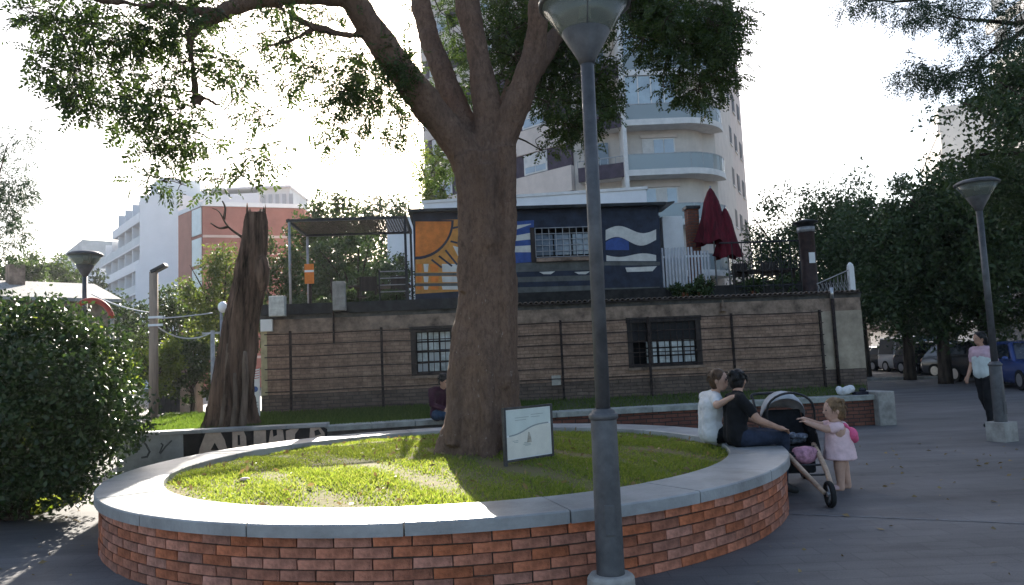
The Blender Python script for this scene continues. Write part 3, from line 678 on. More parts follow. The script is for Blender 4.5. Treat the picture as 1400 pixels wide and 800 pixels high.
MB().box(SW-1.05, SW+.012, -.016, .4, low-.05, band-.003).build('corner_render', M('corner_render', (.40, .33, .25), .9, .16, 3, .35, 30), sb)
MB().box(-.012, .12, -.018, .4, .55, band+.1).build('corner_strip', M('corner_yellow', (.42, .36, .22), .9, .2, 3), sb)
MB().box(-.05, SW+.05, .02, 7.35, SH, SH+.10).build('roof_slab', M('roof_slab', (.10, .095, .09), .9, .25, 4), sb)
m_wood = M('dark_wood', (.045, .034, .03), .7, .3, 10, stretch=(1, 1, .2))
for k, (ua, ub, za, zb_) in enumerate(wins):
    wn = MB().box(ua, ub, .30, .32, za, zb_).build('window', m_dark, sb)
    t = .07; f_ = MB(); f_.box(ua-.07, ub+.07, -.03, .16, zb_-t, zb_+.05); f_.box(ua, ub, .02, .16, za, za+t); f_.box(ua-.05, ua+t, -.02, .16, za, zb_-t); f_.box(ub-t, ub+.05, -.02, .16, za, zb_-t)
    f_.build('frame', m_wood, wn)
    MB().box(ua-.08, ub+.08, -.06, .02, za-.06, za).build('sill', m_plaster, wn)
    lo = za+t; hi = zb_-t if k == 0 else za+(zb_-za)*.56
    if k == 1:
        MB().box(ua+t, ub-t, .06, .10, hi, zb_-t).build('shutter', M('shutter_dark', (.025, .024, .026), .7, .2, 8), wn)
    cols = 4 if k == 0 else 5; rows = 4 if k == 0 else 3; cw_ = (ub-ua-2*t)/cols; rh = (hi-lo)/rows
    for i in range(cols):
        for j in range(rows):
            x0 = ua+t+i*cw_; z0 = lo+j*rh
            if k == 1 and i == 0: continue
            MB().box(x0+.02, x0+cw_-.02, .115, .125, z0+.018, z0+rh-.018).build('pane', [M('reflection_white_pane', (.62, .66, .66), .35, .25, 5), m_paneblue][(i*3+j*7+k) % 5 == 0], wn)  # pale pane colour stands in for white reflections in the glass
    g = MB()
    for i in range(1, cols*2): g.box(ua+t+i*cw_/2-.008, ua+t+i*cw_/2+.008, -.005, .011, lo, zb_-t)
    for j in range(1, rows+1): g.box(ua, ub, .012, .024, lo+j*rh-.008, lo+j*rh+.008)
    g.build('grille', m_rust, wn)
MB().box(wins[1][0]+.42, wins[1][0]+.5, -.03, .03, wins[1][2]+.07, wins[1][3]-.07).build('shutter_stile', m_wood, sb)
# tiled eaves, seen end-on as a row of little arches on the right
tile_me = MB()
for k in range(7):
    a0_ = math.pi*k/6; tile_me
pf = [(.055*math.cos(math.pi*k/6), .05*math.sin(math.pi*k/6)) for k in range(7)]+[(.042*math.cos(math.pi*k/6), .037*math.sin(math.pi*k/6)) for k in reversed(range(7))]
tm = MB().prism_xz(pf, -.10, .5).mesh('eaves_tile'); tm.materials.append(M('roof_tile', (.22, .17, .14), .9, .25, 20, obj_rand=.25))
ue, _ = sf.px(706, 410); nT = int((SW-ue)/.125)
MB().box(ue, SW+.03, -.08, .6, SH+.1, SH+.125).build('eaves_board', m_wood, sb)
for k in range(nT):
    o = link('eaves_tile', tm, sb); o.location = (ue+.07+k*.125, random.uniform(-.012, .012), SH+.127); o.rotation_euler = (R(-3), 0, 0)
MB().box(0, ue-.05, -.06, .3, SH+.1, SH+.34).build('parapet', M('dark_parapet', (.035, .037, .04), .8, .3, 5), sb)
MB().box(ue-.03, SW-.3, .62, .74, SH+.1, SH+.46).build('parapet', M('dark_parapet2', (.03, .028, .027), .85, .3, 5), sb)
# lamp, plates and pipes on the wall
u, z = sf.px(365, 445); MB().box(u-.12, u+.14, -.10, -.013, z-.14, z+.13).build('meter_box', m_white, sb, bevel=.01)
u, z = sf.px(760, 520); MB().box(u-.10, u+.11, -.045, -.021, z-.11, z+.11).build('utility_plate', M('plate', (.5, .47, .42), .6, .12, 9), sb)
u, z0 = sf.px(457, 470); MB().tube([(u, -.05, SH+.25), (u, -.05, z0)], .022, 8).build('pipe', m_rust, sb)
u, z0 = sf.px(1147, 545); u2, z2 = sf.px(1139, 415); MB().tube([(u, -.07, .55), (u, -.07, SH-.02)], .04, 10).build('pipe', m_rust, sb, True)
MB().tube([(u, -.07, SH-.02), (u, -.07, SH+.25)], .045, 10).build('pipe', m_chrome, sb, True)
u, z = sf.px(987, 420); MB().lathe([(.09, 0), (.05, .02), (.03, .1), (.055, .14), (.03, .2), (.012, .26)], 10, (u, -.07, z-.1)).build('roof_finial', m_plaster, sb, True)
# trellis of wires
trl = thing('wire_trellis', 'row of rusty posts strung with horizontal wires along the stone wall', 'trellis', sf.world(0, -.18, 0), sf.ang)
for px_ in (397, 522, 648, 768, 888, 1003, 1125):
    u, _ = sf.px(px_, 480, -.18); MB().box(u-.025, u+.025, -.02, .03, .5, 2.45).build('post', m_rust, trl)
ul, _ = sf.px(362, 480, -.18); ur, _ = sf.px(1128, 480, -.18)
for k in range(6):
    z = 1.12+k*.255; P = []
    for i in range(13): t = i/12; P.append((ul+(ur-ul)*t, -.025, z-.012*math.sin(t*math.pi*6)**2+.012*math.sin(k*2+t*5)))
    MB().tube(P, .012, 5).build('wire', m_rust, trl)

# ================================================================== ROOF TERRACE
ZR = SH+.10
KV = .75
ku0, _ = sf.px(566, 350, KV); ku1, _ = sf.px(904, 350, KV); _, kz1 = sf.px(735, 287, KV); kz0 = ZR+.0
kw = ku1-ku0
ki = thing('painted_kiosk', 'rooftop kiosk painted with an orange sun and blue and white waves', 'kiosk', sf.world(ku0, KV, ZR), sf.ang)
KH = kz1-ZR
def kp(px_, py, dv=0): u, z = sf.px(px_, py, KV+dv); return (u-ku0, z-ZR)
m_navy = M('navy_paint', (.022, .03, .055), .6, .25, 4); m_blue = M('blue_paint', (.045, .09, .29), .6, .15, 5); m_mwhite = M('mural_white', (.64, .63, .59), .7, .1, 4)
m_orange = M('orange_paint', (.72, .22, .04), .65, .14, 4); m_yel = M('yellow_ochre', (.60, .27, .06), .65, .14, 5); m_mgrey = M('mural_grey', (.12, .125, .12), .7, .2, 4)
wx0, wz0 = kp(733, 352); wx1, wz1 = kp(806, 310)
b = MB(); b.box(0, wx0, 0, .08, 0, KH); b.box(wx1, kw, 0, .08, 0, KH); b.box(wx0, wx1, 0, .08, 0, wz0); b.box(wx0, wx1, 0, .08, wz1, KH); b.box(0, .08, .08, 2.4, 0, KH); b.box(kw-.08, kw, .08, 2.4, 0, KH); b.box(0, kw, 2.4, 2.48, 0, KH)
b.build('wall', m_navy, ki)
KH -= .04
rf = MB().box(-.1, kw+.14, -.2, 2.7, KH+.04, KH+.11).build('roof', M('kiosk_roof', (.03, .032, .035), .7, .3, 3), ki)
MB().prism_xz([(kw+.14, KH+.06), (kw+.36, KH+.09), (kw+.36, KH+.12), (kw+.14, KH+.1)], -.2, 1).build('flap', m_black, rf)
def mural(pts, mat, t, nm='mural_shape'):
    MB().prism_xz([kp(x, y) for x, y in pts], -t, -.0005).build(nm, mat, ki)
mural([(568, 302), (633, 300), (633, 398), (568, 402)], m_yel, .004, 'mural_panel')
arc = [(568+52*math.sin(a)+0, 302+52*(1-0)*math.cos(a)) for a in [math.pi/2*k/10 for k in range(11)]]
arcs = [(568, 352)]+[(568+49*math.sin(math.pi/2*k/12), 303+49*math.cos(math.pi/2*k/12)) for k in range(13)]+[(568, 303)]
mural([(568, 301)]+[(568+52.5*math.sin(math.pi/2*k/12), 301+54*math.cos(math.pi/2*k/12)) for k in range(13)], m_navy, .006)
mural([(568, 303)]+[(568+49*math.sin(math.pi/2*k/12), 303+48*math.cos(math.pi/2*k/12)) for k in range(13)], m_orange, .008)
for (a, b_) in (((619, 312), (633, 309)), ((616, 330), (633, 334)), ((609, 342), (625, 362)), ((600, 350), (618, 364)), ((590, 355), (604, 366))):
    d = Vector((b_[0]-a[0], b_[1]-a[1])).normalized(); nx = Vector((-d.y, d.x))*1.3
    mural([(a[0]-nx.x, a[1]-nx.y), (b_[0]-nx.x, b_[1]-nx.y), (b_[0]+nx.x, b_[1]+nx.y), (a[0]+nx.x, a[1]+nx.y)], m_navy, .0065)
mural([(619, 336), (633, 340), (633, 352), (627, 352)], m_mwhite, .0055)
for (y0, y1) in ((361, 372), (378, 386), (391, 396)):
    for k, (x0, x1) in enumerate(((569, 577), (579, 586), (588, 600), (604, 633))): mural([(x0, y0), (x1, y0), (x1-1, y1), (x0+1, y1)], m_orange if k in (0, 2) else m_mwhite, .0055)
for y in (374, 388): mural([(568, y-.5), (633, y-1), (633, y+3), (568, y+3.5)], m_mgrey, .0075)
def wv_band(x0, x1, f0, f1, mat, t, n=16): 
    xs_ = [x0+(x1-x0)*i/n for i in range(n+1)]
    mural([(x, f0(x)) for x in xs_]+[(x, f1(x)) for x in reversed(xs_)], mat, t)
s1 = lambda x: 314-5*math.sin((x-829)/67*2*math.pi); s2 = lambda x: 330-6*math.sin((x-829)/67*2*math.pi+.25)
mural([(826, 297), (902, 295), (902, 392), (826, 394)], m_navy, .003, 'mural_panel')
wv_band(828, 897, lambda x: s1(x), lambda x: s2(x), m_mwhite, .006); wv_band(828, 860, lambda x: 331-6*math.sin((x-828)/32*math.pi), lambda x: 342, m_blue, .005)
wv_band(829, 897, lambda x: 349+2.5*math.sin((x-829)/68*2*math.pi), lambda x: 357, m_mwhite, .006); wv_band(826, 902, lambda x: 358, lambda x: 363, m_mgrey, .0045)
mural([(855, 366), (898, 364), (892, 371), (857, 372)], m_mwhite, .006)
mural([(703, 303), (730, 301), (730, 358), (703, 360)], m_blue, .003, 'mural_panel')
wv_band(700, 726, lambda x: 306+(726-x)*.1, lambda x: 316-(x-700)*.35, m_mwhite, .005); wv_band(700, 728, lambda x: 323-(x-700)*.18, lambda x: 330-(x-700)*.1, m_mwhite, .005); wv_band(700, 728, lambda x: 337-(x-700)*.06, lambda x: 345, m_mwhite, .005)
mural([(703, 360), (902, 354), (902, 396), (703, 402)], m_mgrey, .0025, 'mural_panel')
for k, y in enumerate((372, 386)): mural([(706, y), (822, y-3), (822, y+4), (706, y+7)], m_navy, .004)
for x in (747, 795): mural([(x-10, 372), (x+12, 371), (x+6, 375), (x-4, 375)], m_mwhite, .005)
wn = MB().box(wx0, wx1, .3, .32, wz0, wz1).build('window', m_dark, ki)
for k in range(3): MB().box(wx0+.02+(wx1-wx0)*k/3, wx0-.02+(wx1-wx0)*(k+1)/3, .04, .05, wz0+.05, wz1-.16).build('pane', M('kiosk_pane', (.14, .19, .26), .15, .3, 3, spec=.8), wn)
g = MB()
for k in range(9): x = wx0+(wx1-wx0)*k/8; g.box(x-.008, x+.008, -.03, -.014, wz0, wz1)
for k in range(6): z = wz0+(wz1-wz0)*k/5; g.box(wx0, wx1, -.012, .004, z-.008, z+.008)
g.build('grille', M('grille_grey', (.35, .36, .38), .5, .15, 9), wn)
MB().box(wx0-.12, wx0-.02, -.02, .09, wz0-.12, wz1+.02).build('window_post', m_wood, ki)
MB().box(wx0, wx1+.05, -.10, .06, wz0-.12, wz0-.03).build('sill', m_plaster, ki)

def shrub(name, label, loc, rad, n, leaf, mat, cat='plant', pot=None, flat=1., group=None, stems=5):
    t = thing(name, label, cat, loc, 0, group); b = MB()
    for k in range(stems):
        a_ = random.uniform(0, 6.28); P = [(0, 0, 0), (rad[0]*.2*math.cos(a_), rad[1]*.2*math.sin(a_), rad[2]*.7), (rad[0]*.6*math.cos(a_), rad[1]*.6*math.sin(a_), rad[2]*1.5)]; b.tube(spline(P, 3), [.03*rad[2]+.006]*4+[.008]*3, 5)
    b.build('stem', m_barkdark, t, True)
    nc = max(8, n//60); cc = unit(rng.normal(size=(nc, 3)))*rng.uniform(.45, 1, (nc, 1))*np.array(rad); cc[:, 2] = cc[:, 2]*1+rad[2]*1.0
    C = cc[rng.integers(0, nc, n)]+rng.normal(size=(n, 3))*np.array(rad)*.16; C[:, 2] = np.maximum(C[:, 2], .02)
    fast_mesh('foliage', leaf_quads(C, leaf, leaf*.5, .2), 4, mat, t)
    if pot: MB().lathe([(pot*.7, 0), (pot, pot*1.3), (pot*1.05, pot*1.35), (pot*.9, pot*1.35)], 16).build('pot', M('terracotta', (.3, .12, .07), .9, .15, 9), t, True)
    return t
# pergola frame with lattice roof
pv0, pv1 = .55, 2.6
pu0, pz1 = sf.px(393, 302, pv0); pu1 = ku0-.14
pg = thing('pergola', 'metal pergola with diagonal lattice roof on the terrace', 'pergola', sf.world(pu0, pv0, ZR), sf.ang)
PH = pz1-ZR; PWd = pu1-pu0; PD = pv1-pv0
m_steel = M('grey_steel', (.34, .34, .35), .5, .15, 8, metal=.4)
for x, y in ((.04, 0), (PWd-.04, 0), (.04, PD), (PWd-.04, PD)): MB().tube([(x, y, 0), (x, y, PH-.03)], .03, 8).build('post', m_steel if y == 0 and x < 1 or y > 0 and x < 1 else m_black, pg, True)
for (x0, x1, y0, y1) in ((-.03, PWd, -.03, .03), (-.03, PWd, PD-.03, PD+.03), (-.03, .03, .03, PD-.03), (PWd-.06, PWd, .03, PD-.03)): MB().box(x0, x1, y0, y1, PH-.03, PH+.03).build('beam', m_black, pg)
m_lat = M('lattice_wood', (.10, .07, .055), .8, .25, 9)
def lattice(nm, sgn, z):
    g = MB(); st = .13; k = -int(PD/st)-1
    while k*st < PWd:
        # strip from y=0 to PD at 45 degrees
        x0 = k*st; a0_, a1_ = max(0, -x0), min(PD, PWd-x0)
        if a1_ > a0_+.02:
            pa_ = (x0+a0_, a0_); pb_ = (x0+a1_, a1_)
            if sgn < 0: pa_ = (PWd-pa_[0], pa_[1]); pb_ = (PWd-pb_[0], pb_[1])
            d = Vector((pb_[0]-pa_[0], pb_[1]-pa_[1])).normalized(); nx = Vector((-d.y, d.x))*.012
            g.prism_xy([(pa_[0]-nx.x, pa_[1]-nx.y), (pb_[0]-nx.x, pb_[1]-nx.y), (pb_[0]+nx.x, pb_[1]+nx.y), (pa_[0]+nx.x, pa_[1]+nx.y)], z, z+.008)
        k += 1
    return g.build(nm, m_lat, pg, kind='stuff')
lattice('lattice', 1, PH+.032); lattice('lattice', -1, PH+.042)
# railing between pergola and roof edge: rails, dark panels, stored things
rl = thing('terrace_railing', 'thin grey railing with horizontal rails under the pergola', 'railing', sf.world(pu0+1.2, .5, ZR+.24), sf.ang)
for k in range(4): MB().tube([(0.9, 0, .25+k*.16), (PWd-1.25, 0, .25+k*.16)], .013, 6).build('rail', m_steel, rl)
for x in (0.9, 1.55, PWd-1.25): MB().box(x-.015, x+.015, -.015, .015, 0, .78).build('post', m_black, rl)
def roof_box(nm, px0, px1, py0, py1, v, dep, mat, label, cat, z0=None):
    a, zt_ = sf.px(px0, py0, v); c, zb_ = sf.px(px1, py1, v); zb_ = z0 if z0 is not None else zb_
    o = MB().box(0, c-a, 0, dep, 0, zt_-zb_).build(nm, mat, bevel=.012); o.location = sf.world(a, v, zb_); o.rotation_euler = (0, 0, sf.ang); return tag(o, label, cat)
roof_box('concrete_planter_box', 454, 472, 385, 424, -.28, .2, m_conc, 'pale concrete box hung on the dark parapet below the pergola', 'planter box')
roof_box('white_plastic_drum', 367, 389, 405, 432, -.25, .22, M('milky_plastic', (.6, .62, .58), .5, .15, 9), 'white plastic drum on the roof corner of the stone building', 'drum')
# terrace table and chairs under the pergola
def tbox(b, u, v, z, dx, dy, dz): b.box(u-dx/2, u+dx/2, v-dy/2, v+dy/2, z, z+dz)
tt_ = thing('terrace_table', 'dark wooden table under the pergola roof', 'table', sf.world(pu0+2.0, 1.7, ZR), sf.ang)
b = MB(); tbox(b, 0, 0, .72, 1.5, .75, .04); b.build('table_top', m_wood, tt_)
for x in (-.65, .65):
    for y in (-.3, .3): b = MB(); tbox(b, x, y, 0, .06, .06, .72); b.build('leg', m_wood, tt_)
ch = thing('terrace_chair', 'dark wooden chair at the table under the pergola', 'chair', sf.world(pu0+1.75, 1.05, ZR), sf.ang+math.pi, 'terrace chairs')
b = MB(); tbox(b, 0, 0, .42, .42, .42, .04); b.build('seat', m_wood, ch); b = MB(); tbox(b, 0, -.2, .6, .42, .03, .35); b.build('backrest', m_wood, ch)
for x in (-.18, .18):
    for y in (-.18, .18): b = MB(); tbox(b, x, y, 0, .04, .04, .42 if y > 0 else .95); b.build('leg', m_wood, ch)
c2 = copy_tree(ch); c2.location = sf.world(pu0+2.5, 1.08, ZR)
c3 = copy_tree(ch); c3.location = sf.world(pu0+1.0, 1.7, ZR); c3.rotation_euler.z = sf.ang-1.5
c3['label'] = 'dark wooden chair at the table end beside the orange menu stand'
ch['label'] = c2['label'] = 'dark wooden chair at the long side of the table under the pergola'
# orange panel under the pergola (stacked stand)
st_ = thing('menu_stand', 'narrow orange and white menu stand under the pergola', 'stand', sf.world(*[sf.px(424, 380, 1.2)[0], 1.2, ZR]), sf.ang)
MB().box(-.03, .03, -.03, .03, 0, 1.25).build('post', m_rust, st_); MB().box(-.12, .10, -.05, -.03, .82, 1.3).build('panel', m_orange, st_); MB().box(-.12, .10, -.053, -.05, 1.10, 1.15).build('stripe', m_white, st_); MB().box(-.25, .25, -.15, .15, 0, .04).build('base', m_rust, st_)

for k, (du, r_) in enumerate(((.75, .22), (1.3, .26), (1.95, .24), (2.45, .27))):
    shrub('potted_plant', ('dark leafy plant beside the orange menu stand', 'dark leafy plant beside the pale concrete box', 'dark leafy plant before the terrace table', 'dark leafy plant at the kiosk end of the pergola')[k], sf.world(pu0+du, .8, ZR+.02), (r_, r_*.7, r_*1.0), 800, .09, m_leafdark, pot=.13)
# white picket panel right of the kiosk
wu0, wz_ = sf.px(905, 338, .7); wu1, _ = sf.px(972, 338, .7)
wf = thing('white_picket_fence', 'white picket railing right of the painted kiosk', 'fence', sf.world(wu0, .85, ZR), sf.ang)
fh = wz_-ZR; n = 15
for k in range(n): x = (wu1-wu0)*(k+.5)/n; MB().box(x-.022, x+.022, -.012, .012, .02, fh-(.1 if k > 9 else 0)).build('picket', M('picket_shaded_white', (.50, .51, .55), .6, .12, 4), wf)  # white toned down to bluish grey, shade put into the colour
for z in (.25, fh-.25): MB().box(0, wu1-wu0, .013, .04, z, z+.05).build('rail', m_white, wf)
roof_box('white_cupboard', 905, 936, 296, 340, 1.3, .5, m_white, 'white cupboard behind the picket railing beside the kiosk', 'cupboard', ZR)
# brick chimney pillar
a, zt_ = sf.px(944, 283, 1.6)
bp_ = thing('brick_chimney', 'reddish brick chimney with dark cap beside the closed red parasols', 'chimney', sf.world(a, 1.6, ZR), sf.ang)
MB().box(-.13, .16, -.14, .14, 0, zt_-ZR-.08).build('shaft', brickmat('chimney_brick', (.27, .10, .06), (.2, .08, .05), (.12, .09, .08), .2, .07), bp_); MB().box(-.17, .2, -.18, .18, zt_-ZR-.08, zt_-ZR).build('cap', m_black, bp_)
# closed red parasols
m_red = M('red_canvas', (.12, .008, .018), .85, .3, 5, .4, 10, stretch=(3, 3, .4))
def parasol(px_, ytop, ybot, v, wd, label):
    u, zt_ = sf.px(px_, ytop, v); _, zb_ = sf.px(px_, ybot, v); t = thing('closed_parasol', label, 'parasol', sf.world(u, v, ZR), sf.ang, 'closed red parasols on the terrace')
    zt_ -= ZR; zb_ -= ZR
    MB().tube([(0, 0, .05), (0, 0, zt_+.05)], .022, 8).build('pole', m_steel, t, True); MB().lathe([(.25, 0), (.25, .05), (.05, .07)], 16).build('base', m_conc, t)
    n = 24; vv = []; ff = []; H = zt_-zb_
    pr = [(1., .02), (.93, .09), (.75, .18), (.5, .26), (.25, .34), (.08, .42), (0, .46)]
    for (h_, r_) in pr:
        for k in range(n):
            a_ = 2*math.pi*k/n; rr = r_*wd*(1+.28*math.cos(8*a_+2*h_)*min(1, (1-h_)*3)); vv.append((rr*math.cos(a_), rr*math.sin(a_)*.8, zb_+h_*H+(.05*math.cos(4*a_) if h_ == 0 else 0)))
    for i in range(len(pr)-1):
        for k in range(n): ff.append((i*n+k, i*n+(k+1) % n, (i+1)*n+(k+1) % n, (i+1)*n+k))
    MB().raw(vv, ff).build('canopy', m_red, t, True, fix=False)
parasol(971, 257, 333, 1.1, .92, 'taller closed dark red parasol next to the brick chimney')
parasol(991, 284, 352, 1.0, .70, 'shorter closed dark red parasol next to a taller one')
# iron terrace railing with scrolls at right
iu0, iz = sf.px(1000, 332, .45); iu1, _ = sf.px(1092, 332, .45)
ir = thing('iron_railing', 'black wrought iron railing with scrolls beside the red parasols', 'railing', sf.world(iu0, .45, ZR), sf.ang)
ih = iz-ZR; MB().tube([(-.3, 0, ih), (iu1-iu0, 0, ih)], .022, 6).build('rail', m_black, ir); MB().tube([(0, 0, .3), (iu1-iu0, 0, .3)], .014, 6).build('rail', m_black, ir)
for k in range(8): x = (iu1-iu0)*k/7; MB().tube([(x, 0, 0), (x, 0, ih)], .012, 6).build('baluster', m_black, ir)
for k in range(7):
    x = (iu1-iu0)*(k+.5)/7; P = [(x+.075*math.cos(t*.9)*(.35+t/9), 0, ih*.6+.15*math.sin(t*.9)*(.35+t/9)) for t in range(10)]; MB().tube(P, .011, 5).build('scroll', m_black, ir)
# potted plants on the terrace
for (px_, v, r_, lab) in ((935, .3, .28, 'dark potted plant before the white picket railing'), (962, .32, .32, 'bushy dark potted plant beneath the red parasols'), (1030, .6, .3, 'leafy potted plant behind the iron railing'), (1070, .65, .32, 'leafy potted plant beside the dark stove column'), (1005, .7, .25, 'small potted plant at the foot of the shorter parasol')):
    u, _ = sf.px(px_, 380, v); shrub('potted_plant', lab, sf.world(u, v+.12, ZR+.02), (r_, r_*.7, r_*.8), 900, .09, m_leafdark, pot=.13, group=None)
t3 = copy_tree(tt_); u, _ = sf.px(1045, 380, 1.3); t3.location = sf.world(u, 1.35, ZR); t3['label'] = 'dark wooden table behind the wrought iron railing'
for k, (px_, v, rz_) in enumerate(((1018, 1.0, 3.3), (1055, .95, 2.9), (1085, 1.5, 1.2))):
    u, _ = sf.px(px_, 380, v); c4 = copy_tree(ch); c4.location = sf.world(u, v, ZR); c4.rotation_euler.z = sf.ang+rz_
    c4['label'] = ('dark wooden chair beside the shorter red parasol', 'dark wooden chair at the middle of the iron railing', 'dark wooden chair beside the dark stove column')[k]
# dark column with cap (stove) and notice
u, zt_ = sf.px(1103, 299, .5)
sv = thing('stove_column', 'dark round column with wide cap and white notice at terrace corner', 'column', sf.world(u, .6, ZR), sf.ang)
zt_ -= ZR; m_brown = M('dark_brown', (.045, .025, .022), .6, .3, 6)
MB().lathe([(.2, 0), (.2, .15), (.19, .16), (.19, zt_-.35), (.2, zt_-.33)], 20).build('shaft', m_brown, sv, True); MB().lathe([(.21, zt_-.33), (.21, zt_-.2)], 20).build('collar', m_steel, sv, True)
MB().lathe([(.2, zt_-.2), (.2, zt_-.12), (.3, zt_-.1), (.3, zt_-.07), (.05, zt_)], 24).build('cap', m_black, sv, True); MB().box(-.07, .08, -.205, -.195, zt_*.42, zt_*.42+.26).build('notice', m_white, sv)
# pale post and lattice at the corner
u, zt_ = sf.px(1162, 361, .3)
pp = thing('white_corner_post', 'white post with wire lattice panel at the roof corner', 'post', sf.world(u, .3, ZR), sf.ang); zt_ -= ZR
MB().box(-.06, .06, -.06, .06, 0, zt_-.06).build('post', m_white, pp); MB().lathe([(.07, zt_-.06), (.07, zt_-.02), (.02, zt_+.04)], 12).build('finial', m_white, pp)
ua, _ = sf.px(1116, 380, .3); wl = u-ua; g = MB()
for k in range(9):
    x = -wl+wl*k/9; g.tube([(x, 0, .02), (x+wl/9*.5, 0, zt_*(.35+.05*k)), (x+wl/9, 0, .02)], .01, 5); g.tube([(x, 0, zt_*.4), (x+wl/9, 0, .1)], .008, 5)
g.tube([(-wl, 0, zt_*.38), (-.05, 0, zt_*.8)], .012, 5); g.tube([(-wl, 0, .03), (-.05, 0, .03)], .012, 5); g.build('lattice', m_steel, pp)
# standing striped sign at the left end of the stone building
p = at(349, 545, 15.6)
sg = thing('striped_sign', 'narrow white upright sign with red stripes and blue emblem by the dead trunk', 'sign', (p.x, p.y, .6), .05)
_h = (at(349, 490, 15.6)-at(349, 556, 15.6)).z
MB().box(-.10, .09, 0, .03, .05, .05+_h).build('panel', m_white, sg); MB().box(-.11, .10, -.02, .05, -.05, .05).build('base', m_conc, sg)
for k in range(5): MB().prism_xz([(-.095, .82+k*.05), (.085, .85+k*.05), (.085, .865+k*.05), (-.095, .835+k*.05)], -.003, -.0005).build('stripe', M('red_print', (.5, .06, .06), .6, .1, 9), sg)
MB().lathe([(.06, 0), (.06, .003)], 16).build('emblem', M('blue_print', (.08, .14, .34), .6, .1, 9), sg); bpy.data.objects['emblem'].rotation_euler = (R(90), 0, 0); bpy.data.objects['emblem'].location = (0, -.0005, .62)
for k in range(4): MB().box(-.07, .06, -.003, -.0005, .16+k*.06, .175+k*.06).build('print', M('grey_print', (.3, .3, .32), .6, .1, 9), sg)

# ================================================================== APARTMENT TOWER
m_tw = M('tower_render', (.64, .55, .50), .85, .06, 1.2); m_tw2 = M('tower_cream', (.60, .54, .49), .85, .06, 1.2)
m_purp = M('purple_panel', (.085, .065, .085), .7, .15, 2); m_slabw = M('tower_slab', (.68, .66, .64), .8, .08, 2); m_blind = M('roller_blind', (.62, .60, .58), .7, .08, 3)
m_balg = glassmat('balcony_glass', (.55, .62, .64), .55, .1, (.42, .47, .48))
FZ = 3.06; NF = 11
tw0, tw1 = Vector((-6.1, 53.8)), Vector((4.0, 45.0)); tA = Frame(tw0, tw1)
tower = thing('apartment_tower', 'tall cream apartment tower with rounded balconies and purple parapets', 'building', (4.0, 45.0, 0), 0)
TO = Vector((4.0, 45.0, 0))
z_base = (at(900, 232, 43)).z-4*FZ              # floor levels measured on the balcony slabs
def lev(k): return z_base+k*FZ
HT = lev(NF+1)
def tl(v3): return (v3[0]-TO.x, v3[1]-TO.y, v3[2]-TO.z)
def wallquad(mb, a, b_, z0, z1, th):           # a slab of wall from a to b (world xy), thickness behind
    d = (Vector(b_)-Vector(a)).normalized(); nx = Vector((-d.y, d.x))*th
    P = [Vector(a), Vector(b_), Vector(b_)+nx, Vector(a)+nx]; vv = [tl((q_.x, q_.y, z)) for z in (z0, z1) for q_ in P]
    mb.raw(vv, [(3,2,1,0),(4,5,6,7),(0,1,5,4),(1,2,6,5),(2,3,7,6),(3,0,4,7)])
# left wing: cream spandrels and window bands of purple panels
LW = tA.len
def A(u, v=0): q_ = tA.o+tA.u*u+tA.n*v; return (q_.x, q_.y)
for k in range(0, NF+1):
    z0 = lev(k); sp = MB(); wallquad(sp, A(0), A(LW), z0-.55, z0+1.05, .3); sp.build('spandrel', m_tw, tower)
    bd = MB(); wallquad(bd, A(0, .10), A(LW, .10), z0+1.05, z0+FZ-.55, .2); bd.build('window_band', m_purp, tower)
    for j in range(3):
        ua = .9+j*4.35
        wn = MB(); wallquad(wn, A(ua, .02), A(ua+1.9, .02), z0+1.1, z0+FZ-.62, .07); w_o = wn.build('window', m_slabw, tower)
        sh = .45+.35*((k*3+j*5) % 4)/3; hgt = FZ-1.85
        pn = MB(); wallquad(pn, A(ua+.1, .01), A(ua+.92, .01), z0+1.2, z0+1.2+hgt*(1-sh), .01); wallquad(pn, A(ua+.98, .01), A(ua+1.8, .01), z0+1.2, z0+1.2+hgt*(1-sh), .01); pn.build('pane', m_paneblue, w_o)
        bl_ = MB(); wallquad(bl_, A(ua+.08, -.005), A(ua+1.82, -.005), z0+1.2+hgt*(1-sh), z0+FZ-.66, .02); bl_.build('blind', m_blind, w_o)
core = MB()
core.prism_xy([tl((*A(0, .4), 0))[:2], tl((*A(LW, .4), 0))[:2], tl((7.0, 44.6, 0))[:2], tl((11.0, 44.6, 0))[:2], tl((13.2, 45.6, 0))[:2], tl((14.3, 47.8, 0))[:2], tl((19.0, 58.5, 0))[:2], tl((8, 70, 0))[:2], tl((*A(0, 18), 0))[:2]], 0, HT)
core.build('wall', m_tw2, tower)
# middle: recessed balconies with dark parapets, white fin
pB0, pB1 = Vector((4.35, 44.3)), Vector((7.0, 43.35))
for k in range(1, NF+1):
    z0 = lev(k); s_ = MB(); wallquad(s_, pB0, pB1, z0-.22, z0, 1.7); s_.build('balcony_slab', m_slabw, tower)
    pr_ = MB(); wallquad(pr_, pB0+Vector((0, -.04)), pB1+Vector((0, -.04)), z0-.25, z0+.62, .12); bo = pr_.build('parapet', m_purp, tower)
    rl_ = MB(); wallquad(rl_, pB0+Vector((0, 0)), pB1, z0+1.0, z0+1.05, .05)
    for t in range(7): q_ = pB0.lerp(pB1, t/6); rl_.box(q_.x-TO.x-.015, q_.x-TO.x+.015, q_.y-TO.y, q_.y-TO.y+.03, z0+.6, z0+1.0)
    rl_.build('railing', m_steel, bo)
    dr = MB(); wallquad(dr, Vector((4.9, 44.55)), Vector((6.3, 44.5)), z0+.02, z0+2.2, .03); dr.build('balcony_door', m_pane, tower)
    cu = MB(); wallquad(cu, Vector((5.0, 44.51)), Vector((5.6, 44.48)), z0+.1, z0+2.1, .02); cu.build('curtain', m_blind, tower)
